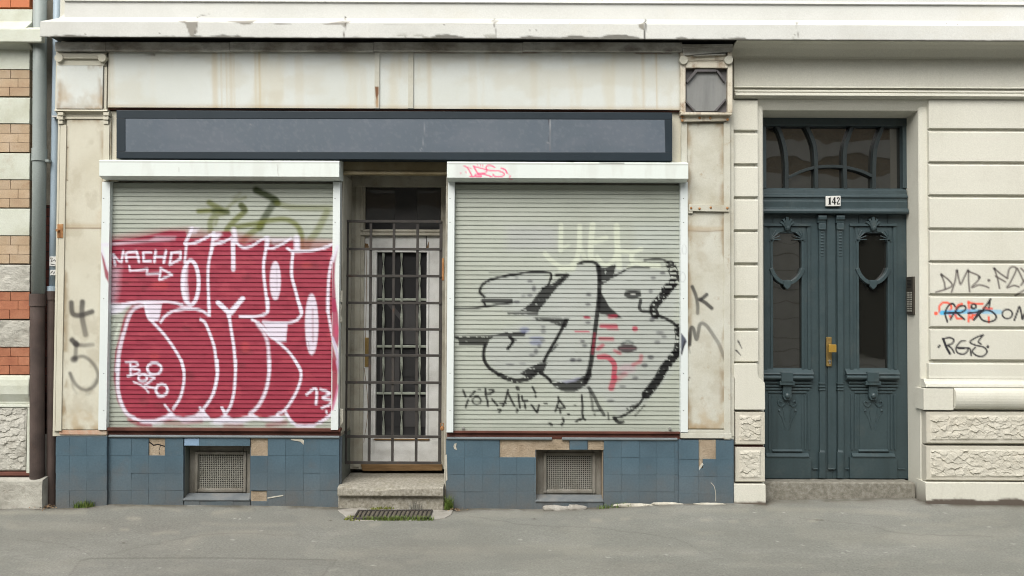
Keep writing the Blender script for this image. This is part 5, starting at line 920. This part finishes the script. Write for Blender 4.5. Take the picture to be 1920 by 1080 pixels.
# step
sx0, sx1 = X(640, -.02)+.006, X(835, -.0)
zt_ = Z(912, .10, 735)
stp = MB(); nx = 60; vs, fs = [], []
prof = [(.46, .0), (.06, .0), (-.06, -.004), (-.088, -.010), (-.098, -.022), (-.10, -.078), (-.094, -.086), (-.06, -.088), (-.06, -.3), (.46, -.3)]
for i in range(nx+1):
    t = i/nx; x = sx0+(sx1-sx0)*t; wr = -.018*math.exp(-((t-.36)/.17)**2)+.004*(vnoise(np.array([t*30.]), np.array([1.5]))[0]-.5)
    for k, (y, z) in enumerate(prof): vs.append((x, y+(.004*(vnoise(np.array([t*40.]), np.array([k*3.3]))[0]-.5)), zt_+z+(wr*(1 if k in (1, 2, 3, 4) else .0)*(1 if k > 1 else .4))))
m_ = len(prof)
for i in range(nx):
    for k in range(m_): fs.append((i*m_+k, i*m_+(k+1) % m_, (i+1)*m_+(k+1) % m_, (i+1)*m_+k))
fs += [tuple(range(m_)), tuple(range(nx*m_, (nx+1)*m_))[::-1]]
tag(stp.add(vs, fs).build('door_step', M['granite'], bevel=.006), 'worn granite step with a hollowed front edge below the barred shop door', 'step')
# ---------------------------------------------------------------- shutters
def shutter(name, label, x0, x1, ybx, yc, cx0, cx1, rl, rr, y0, y1, paintf, pl, prr, boxp, hy):
    dC = .012
    rt = empty(name, tuple(P((x0+x1)/2, y1, .05)), label, 'roller shutter', 'roller shutters on the shop windows')
    # curtain
    prof = []; n = int(round((y1-14-y0)/8.47)); pt = (y1-14-y0)/n
    for k in range(n):
        y = y0+k*pt; prof += [(y, dC-.0035), (y+.8, dC-.0035), (y+1.05, dC-.001), (y+.45*pt, dC+.0005), (y+.86*pt, dC+.0032), (y+pt-.12, dC+.0022)]
    prof += [(y1-14, dC-.008), (y1-13, dC-.008), (y1-12.6, dC+.002), (y1-7.5, dC+.003), (y1-7, dC-.001), (y1-6.4, dC-.001), (y1-6, dC+.006), (y1-.5, dC+.006), (y1, dC)]
    sheet('slat_curtain', M['slat'], rt, prof, cx0, cx1, dC, 2.0, 99, paintf, -.01, disp=lambda x, y: .005*(fbm(x*.012, y*.006, 2)-.5)+.0022*(fbm(x*.05, np.floor(y/8.47)*3.7, 2)-.5))
    # rails
    for (a, b), pf in ((rl, pl), (rr, prr)):
        sheet('guide_rail', M['white'], rt, [(340, .02), (341, .062), (y1+1.5, .062), (y1+2.5, .02)], a, b, .06, 1.5, 2.5, pf, -.01)
    # housing
    zc = ybx[1]
    sheet('housing', M['box'], rt, [(ybx[0], .03), (ybx[0]+.6, .160), (ybx[0]+2.0, .165), (zc-.5, .165), (zc, .163), (zc+6.0, .10), (zc+7.4, .06), (zc+7.5, .03)], x0, x1, .165, 1.8, 2.2, boxp, .0)
    for hx, hyy in hy:
        c = P(hx, hyy, .02); MB().tube([(c[0], -.012, c[2]), (c[0], -.034, c[2])], .012, 12).tube([(c[0], -.034, c[2]), (c[0], -.036, c[2])], .006, 8).build('end_stop', M['steel'], rt)
    sc_ = MB()
    for a, b in (rl, rr):
        for y in (372, 417, 560, 700, 770): c = P((a+b)/2-1, y, .063); sc_.ball((c[0], -.062, c[2]), .004, .003, .004, 4)
    sc_.build('rivets', M['iron'], rt)
shutter('roller_shutter', 'closed roller shutter covered in red graffiti with white outlined letters', 186, 636, (300.2, 331), 341, 202.5, 625.5, (188, 203), (622.5, 635.8), 344, 804.5, red_shutter, red_rail_l, red_rail_r, box_marks, ())
shutter('roller_shutter', 'closed grey beige roller shutter with black outline graffiti and pink box tag', 838, 1290.5, (303.5, 334.5), 344, 850, 1277, (838.5, 851), (1276, 1289.5), 347, 809, black_shutter, None, rail_tag, pink_tag, ((868.5, 802), (1256, 803.5)))
# ---------------------------------------------------------------- brick house on the left
nb = empty('brick_house', (X(20), 0, 0), 'brick house with pale stone bands at the left edge of the photo', 'house')
def np_(mb, name, m, **k): return mb.build(name, M[m], nb, **k)
np_(MB().wbox(X(-700), X(54), .02, 7, -.2, 9.5), 'house_body', 'mortar')
def bricks(y0, y1, m, rows=3):
    mb = MB(); h = (y1-y0)/rows
    for r in range(rows):
        off = (24, 10, 26)[r % 3]; x = -520-off
        while x < 56:
            a, b = x, min(x+56, 55.4)
            if b-a > 3: mb.box(a+.3, y0+r*h+.35, b-.3, y0+(r+1)*h-.35, -.03, .028+random.uniform(-.0015, .0015), .001)
            x += 56.4
    return np_(mb, 'brick_band', m)
for y0, y1, m, r in ((-60, 13.5, 'brr', 4), (130.5, 180, 'bo', 3), (232.5, 285, 'bo', 3), (337.5, 389, 'bo', 3), (442, 494, 'bo', 3), (547, 598, 'br', 3), (651.5, 702, 'br', 3)): bricks(y0, y1, m, r)
for y0, y1, m in ((92, 129.5, 'stone'), (182, 231, 'stone'), (286.4, 336, 'stone'), (390.2, 441, 'stone'), (495.4, 545.6, 'stoned'), (599.6, 650, 'stoned')):
    sheet('stone_band', M[m], nb, [(y0, .02), (y0+1, .034), (y1-1.2, .034), (y1, .02)], -540, 55.8, .03, 4, 3, None, -.03, disp=(lambda x, y: .008*(fbm(x*.08, y*.12, 4)-.5)*2) if m == 'stoned' else None)
np_(MB().prism([(16, .05), (38, .052), (40, .056), (52, .15), (54, .155), (77, .155), (78, .14), (82, .08), (90, .04), (92, .036)], -540, 61, .05, back=-.03).prism([(52, .15), (54, .156), (77, .156), (78.5, .142), (80, .1), (50, .1)], -540, 79, .15), 'stone_ledge', 'stone', bevel=.006)
np_(MB().prism([(703, .06), (711, .075), (722, .082), (738, .078), (744, .064), (752, .045), (757, .045)], -540, 57, .06, back=-.03), 'ledge_block', 'stone', bevel=.01)
pb_ = sheet('rough_panel', M['stoned'], nb, [(762, .03), (764, .048), (880, .048), (884, .03)], -540, 49, .05, 1.8, 1.8, None, -.03, disp=bossd(-560, 52, 760, 886, .014, 1.1, 4))
np_(MB().box(-540, 757.5, 70, 763, -.03, .062).box(50, 758, 60, 892, -.03, .058).box(60, 756, 65, 893, -.03, .066).box(65, 755, 71, 894, -.03, .072), 'panel_frame', 'stone', bevel=.006)
np_(MB().prism([(882, .035), (886, .06), (890, .062), (892, .05)], -540, 58, .05, back=-.03), 'panel_foot', 'sill')
sheet('plinth', M['stoned'], nb, [(893, .04), (899, .10), (902, .105), (975, .105)], -540, 79.5, .1, 3, 3, None, -.03, disp=lambda x, y: .012*(fbm(x*.05, y*.06, 4)-.5))
# gap between the houses
gp = MB().wbox(X(50), X(112), .16, .5, -.2, 9); gap = tag(gp.build('gap_wall', M['gapbrick']), 'dark red brick wall in the narrow gap behind the drainpipes', 'wall')
gw2 = MB().wbox(X(50), X(112), .15, .158, Z(388, -.15), 9); gw2.build('grey_render', M['render'], gap)
# pipes
def v3(px, py, d): return tuple(P(px, py, d))
p1 = empty('drainpipe', v3(70, 955, .03), 'thick grey zinc drainpipe with brown cast iron foot beside brick house', 'drainpipe', 'drainpipes in the gap between the houses')
zp = MB().tube([v3(75.5, -60, .04), v3(74.6, 140, .04), v3(74, 285, .04), v3(72, 552, .04)], 11.6/217.4, 24).build('upper_pipe', M['pipe'], p1, smooth=True)
MB().tube([v3(74, 279, .04), v3(74, 302, .04)], 12.9/217.4, 24).tube([v3(74, 298, .04), v3(74, 302.5, .04)], 13.6/217.4, 24).build('collar', M['pipe'], p1, smooth=False)
MB().tube([v3(70.5, 556, .04), v3(69.5, 960, .04)], 12.4/217.4, 24).tube([v3(70.7, 551, .04), v3(70.4, 574, .04)], 14/217.4, 24).build('cast_iron_foot', M['cast'], p1)
MB().box(84, 299, 91, 303, -.1, .06).build('bracket', M['pipe'], p1)
p2 = empty('drainpipe', v3(98, 955, .03), 'thin pale blue drainpipe with brown foot beside the cream shopfront', 'drainpipe', 'drainpipes in the gap between the houses')
def stick(c):
    for q in ([(93, 482), (97, 483), (96, 490), (104, 487)], [(95, 493), (106, 497), (98, 502)], [(96, 510), (99, 508), (101, 514), (104, 511)]): c.stroke(q, 1.8, (60, 66, 74), .9, 1.2)
zz = MB().tube([v3(108, -60, -.02), v3(106.5, 100, -.02), v3(103.4, 280, -.02), v3(101.5, 400, -.02), v3(99.5, 543, -.02)], 7.0/213, 20).build('upper_pipe', M['pipeb'], p2, smooth=True)
MB().box(92.6, 481, 107.0, 499, -.02, .016).box(93.5, 506, 104.5, 516, -.02, .0155).build('sticker', M['num'], p2, bevel=.001)
MB().band([(94, 484), (98, 484), (96, 491), (102, 487), (106, 492)], 1.6, .012, .0168, smooth=False).band([(95, 495), (105, 497)], 1.4, .012, .0168, smooth=False).band([(95, 513), (98, 508), (101, 514), (103, 509)], 1.3, .012, .0164, smooth=False).build('sticker_print', M['ink'], p2)
MB().tube([v3(98.2, 548, -.02), v3(97, 960, -.02)], 8.6/213, 20).tube([v3(98, 546, -.02), v3(98, 562, -.02)], 10/213, 20).build('cast_iron_foot', M['cast'], p2)
MB().tube([v3(98.6, 537, -.02), v3(98.4, 546, -.02)], 9.6/213, 20).build('collar', M['pipeb'], p2)
MB().box(97, 216.5, 110, 219.5, -.02, .05).build('bracket', M['steel'], p2)
bdp = tag(MB().add([v3(83, 815, .0), v3(91, 812, .0), v3(92, 925, .0), v3(86, 930, .0), v3(83, 815, -.03), v3(91, 812, -.03), v3(92, 925, -.03), v3(86, 930, -.03)], [(0, 1, 2, 3), (4, 7, 6, 5), (0, 4, 5, 1), (1, 5, 6, 2), (2, 6, 7, 3), (3, 7, 4, 0)]).build('wooden_board', M['concrete'], bevel=.003), 'weathered upright board leaning in the gap between the two drainpipes', 'board')
# ---------------------------------------------------------------- ground details
def gp3(px, py):
    v = f_+(px-CX)/F*r_-(py-CY)/F*u_; t = .1
    lo, hi = 2., 7.4
    for _ in range(40):
        t = (lo+hi)/2; q = CAM+t*v
        if q[2] > float(gz(q[0], -q[1])): lo = t
        else: hi = t
    q = CAM+lo*v; q[1] = min(q[1], -.075); q[2] = float(gz(q[0], -q[1])); return q
def slab(name, outline, h, m, label, cat, bevel=.006, jit=0):
    pts = [gp3(*q) for q in outline]; n = len(pts); mb = MB()
    vs = [(p[0], p[1], p[2]+h+random.uniform(-jit, jit)) for p in pts]+[(p[0], p[1], p[2]-.05) for p in pts]
    mb.add(vs, [tuple(range(n)), tuple(range(2*n-1, n-1, -1))]+[(i, n+i, n+(i+1) % n, (i+1) % n) for i in range(n)])
    return tag(mb.build(name, M[m], bevel=bevel), label, cat)
slab('concrete_apron', [(633, 957), (660, 954), (834, 952.5), (850, 956), (846, 966), (834, 972), (812, 976), (664, 977), (648, 969)], .006, 'concrete', 'pale broken concrete apron around the grate below the shop step', 'slab', .004)
gt = empty('drain_grate', tuple(gp3(738, 970)), 'rusty iron grate with slanting bars set below the shop step', 'grate')
ga, gb, gc, gd = gp3(672, 960.5), gp3(810, 960), gp3(804, 975), gp3(664, 975.5)
def lp_(a, b, t): return a+(b-a)*t
MB().add([tuple(q+np.array([0, 0, .010])) for q in (ga, gb, gc, gd)], [(0, 1, 2, 3)]).build('pit', M['sill2'], gt)
for k in range(18):
    t = k/17; a, b = lp_(ga, gb, t), lp_(gd, gc, t-.0); MB().tube([a+np.array([0, 0, .014]), b+np.array([0, 0, .014])], .006, 6).build('grate_bar', M['iron'], gt)
for a, b in ((ga, gb), (gd, gc), (ga, gd), (gb, gc)): MB().tube([a+np.array([0, 0, .013]), b+np.array([0, 0, .013])], .009, 6).build('grate_frame', M['iron'], gt)
def blades(spots, n, h, spread, lean=.5, w=.0035):
    mb = MB()
    for px, py in spots:
        b = gp3(px, py)
        for _ in range(n):
            a = random.uniform(0, 6.28); r = spread*math.sqrt(random.random()); x, y = b[0]+r*math.cos(a), b[1]+r*math.sin(a)*.6
            z = b[2]-.003; hh = h*random.uniform(.45, 1.1); la = random.uniform(0, 6.28); ll = hh*lean*random.uniform(.1, 1); ww = w*random.uniform(.6, 1.3); c, s = math.cos(la), math.sin(la)
            p0 = [(x-s*ww, y+c*ww, z), (x+s*ww, y-c*ww, z)]; m1 = (x+c*ll*.35, y+s*ll*.35, z+hh*.6); tip = (x+c*ll, y+s*ll, z+hh)
            mb.add(p0+[(m1[0]-s*ww*.7, m1[1]+c*ww*.7, m1[2]), (m1[0]+s*ww*.7, m1[1]-c*ww*.7, m1[2]), tip], [(0, 1, 3, 2), (2, 3, 4)])
    return mb
tag(blades([(160, 951), (168, 950), (152, 950)], 50, .068, .045, .9).build('grass_tuft', M['grass']), 'bright green grass tuft at the foot of the left tiled pilaster', 'grass tuft', 'grass tufts at the foot of the wall')
tag(blades([(841, 953), (845, 951)], 50, .14, .03, .5).build('grass_tuft', M['grass']), 'tall green grass tuft beside the right end of the granite step', 'grass tuft', 'grass tufts at the foot of the wall')
tag(blades([(1127, 951), (1140, 951), (1160, 950), (1175, 949)], 22, .045, .045, .8).build('grass_tuft', M['grass']), 'thin low grass along the wall right of the basement grating', 'grass tuft', 'grass tufts at the foot of the wall')
tag(blades([(684+8*k, 975.5) for k in range(6)]+[(730+6*k, 975.5) for k in range(14)], 30, .042, .035, .7).build('grass_strip', M['grass']), kind='stuff')
tag(blades([(655, 974), (662, 971), (668, 976), (700, 957), (708, 956), (716, 955), (722, 954), (730, 953)], 34, .028, .05, .6, .005).build('moss', M['moss']), kind='stuff')
tag(blades([(772, 957), (778, 956), (784, 957)], 12, .10, .04, 1.1, .003).build('weed_sprig', M['mesh']), 'dry pale weed sprig growing in front of the granite step', 'weed')
def stones(name, spots, label, m, cat):
    for k, (px, py, r, e) in enumerate(spots):
        b = gp3(px, py); mb = MB(); mb.ball((0, 0, 0), r*e, r*.6, r*.5, 10)
        mb.v = [tuple(np.array(v)*(1+.28*(mnoise.noise(Vector(v)*14/ (r*10)+Vector((k*3.1, 0, 0))))))for v in mb.v]; mb.v = [(v[0]+b[0], v[1]+b[1], v[2]+b[2]+r*.18) for v in mb.v]
        tag(mb.build(name, M[m], smooth=False), label[k], cat, 'broken stone and concrete at the wall foot')
stones('stone_lump', [(1040, 950, .062, 1.9), (1078, 950, .058, 1.6)], ['mossy lump of broken stone under the right basement grating', 'bare brown lump of broken stone beside the mossy one'], 'concrete', 'stone')
stones('kerb_fragment', [(1188, 948, .035, 5.2), (1250, 946, .03, 4.4), (1330, 946, .022, 6)], ['longest broken strip of pale concrete at the wall foot right of the grating', 'short broken concrete strip at the corner of the right tiled pilaster', 'low crumbling concrete strip under the right tiled pilaster'], 'rendl', 'rubble')
lm = MB()
for px, py, n, s in ((88, 951, 60, .09), (848, 954, 45, .06), (675, 884, 0, .03), (856, 957, 25, .08)):
    b = gp3(px, py)
    for _ in range(n):
        x, y = b[0]+random.gauss(0, s*.6), b[1]+random.gauss(0, s*.35); z = b[2]+random.uniform(.002, .02); a = random.uniform(0, 6.28); r = random.uniform(.006, .016)
        lm.add([(x+r*math.cos(a+k*2.1), y+r*math.sin(a+k*2.1)*.8, z+random.uniform(-.005, .008)) for k in range(3)], [(0, 1, 2)])
tag(lm.build('leaf_litter', M['twig']), kind='stuff')
# ---------------------------------------------------------------- house across the street (seen only mirrored in the panes)
oh = empty('opposite_house', (0, -12, 0), 'ochre brick house with pale stone bands across the street, seen mirrored in panes', 'house')
ob = MB().wbox(-26, 26, -19, -12, -.2, 8.2).build('front_wall', M['obrick'], oh)
bm_ = MB()
for k in range(11): bm_.wbox(-26, 26, -12, -11.94, -.1+k*.385, .27+k*.385)
bm_.build('stucco_base', M['ostone'], oh)
for k in range(5): MB().wbox(-26, 26, -12, -11.95, 4.55+k*.85, 4.93+k*.85).build('stone_band', M['ostone'], oh)
for k in range(-5, 6):
    MB().wbox(k*3.9+.15, k*3.9+1.75, -11.99, -11.91, .5, 3.75).build('window', M['dark'], oh); MB().wbox(k*3.9+1.2, k*3.9+2.5, -11.99, -11.92, 6.1, 8.).build('window', M['dark'], oh)
# ---------------------------------------------------------------- camera, sky, sun
cam = bpy.data.cameras.new('camera'); co = bpy.data.objects.new('camera', cam); COL.objects.link(co); SC.camera = co
cam.sensor_width = 36; cam.lens = 36*F/1920; cam.clip_end = 400; cam.clip_start = .05
Rm = Matrix(((r_[0], u_[0], -f_[0]), (r_[1], u_[1], -f_[1]), (r_[2], u_[2], -f_[2]))).to_4x4(); Rm.translation = Vector(CAM); co.matrix_world = Rm
w = bpy.data.worlds.new('World'); SC.world = w; w.use_nodes = True; nt = w.node_tree; bg = nt.nodes['Background']
sky = nt.nodes.new('ShaderNodeTexSky'); sky.sky_type = 'NISHITA'; sky.sun_disc = False; sky.sun_elevation = math.radians(49); sky.sun_rotation = math.radians(205); sky.air_density = 1.5; sky.dust_density = 4.; sky.ozone_density = 1.
hs = nt.nodes.new('ShaderNodeHueSaturation'); hs.inputs['Saturation'].default_value = .28; nt.links.new(sky.outputs[0], hs.inputs['Color']); nt.links.new(hs.outputs[0], bg.inputs[0]); bg.inputs[1].default_value = .15
su = bpy.data.lights.new('sun', 'SUN'); su.energy = 1.5; su.angle = math.radians(50); su.color = (1., .955, .88); so = bpy.data.objects.new('sun', su); COL.objects.link(so)
az, el = math.radians(205), math.radians(49); dv = Vector((math.sin(az)*math.cos(el), math.cos(az)*math.cos(el), math.sin(el))); so.rotation_euler = dv.to_track_quat('Z', 'Y').to_euler(); so.location = (0, 0, 12)
SC.cycles.filter_width = 1.05
SC.view_settings.view_transform = 'Standard'; SC.view_settings.look = 'None'; SC.view_settings.exposure = .8; SC.view_settings.gamma = 1.
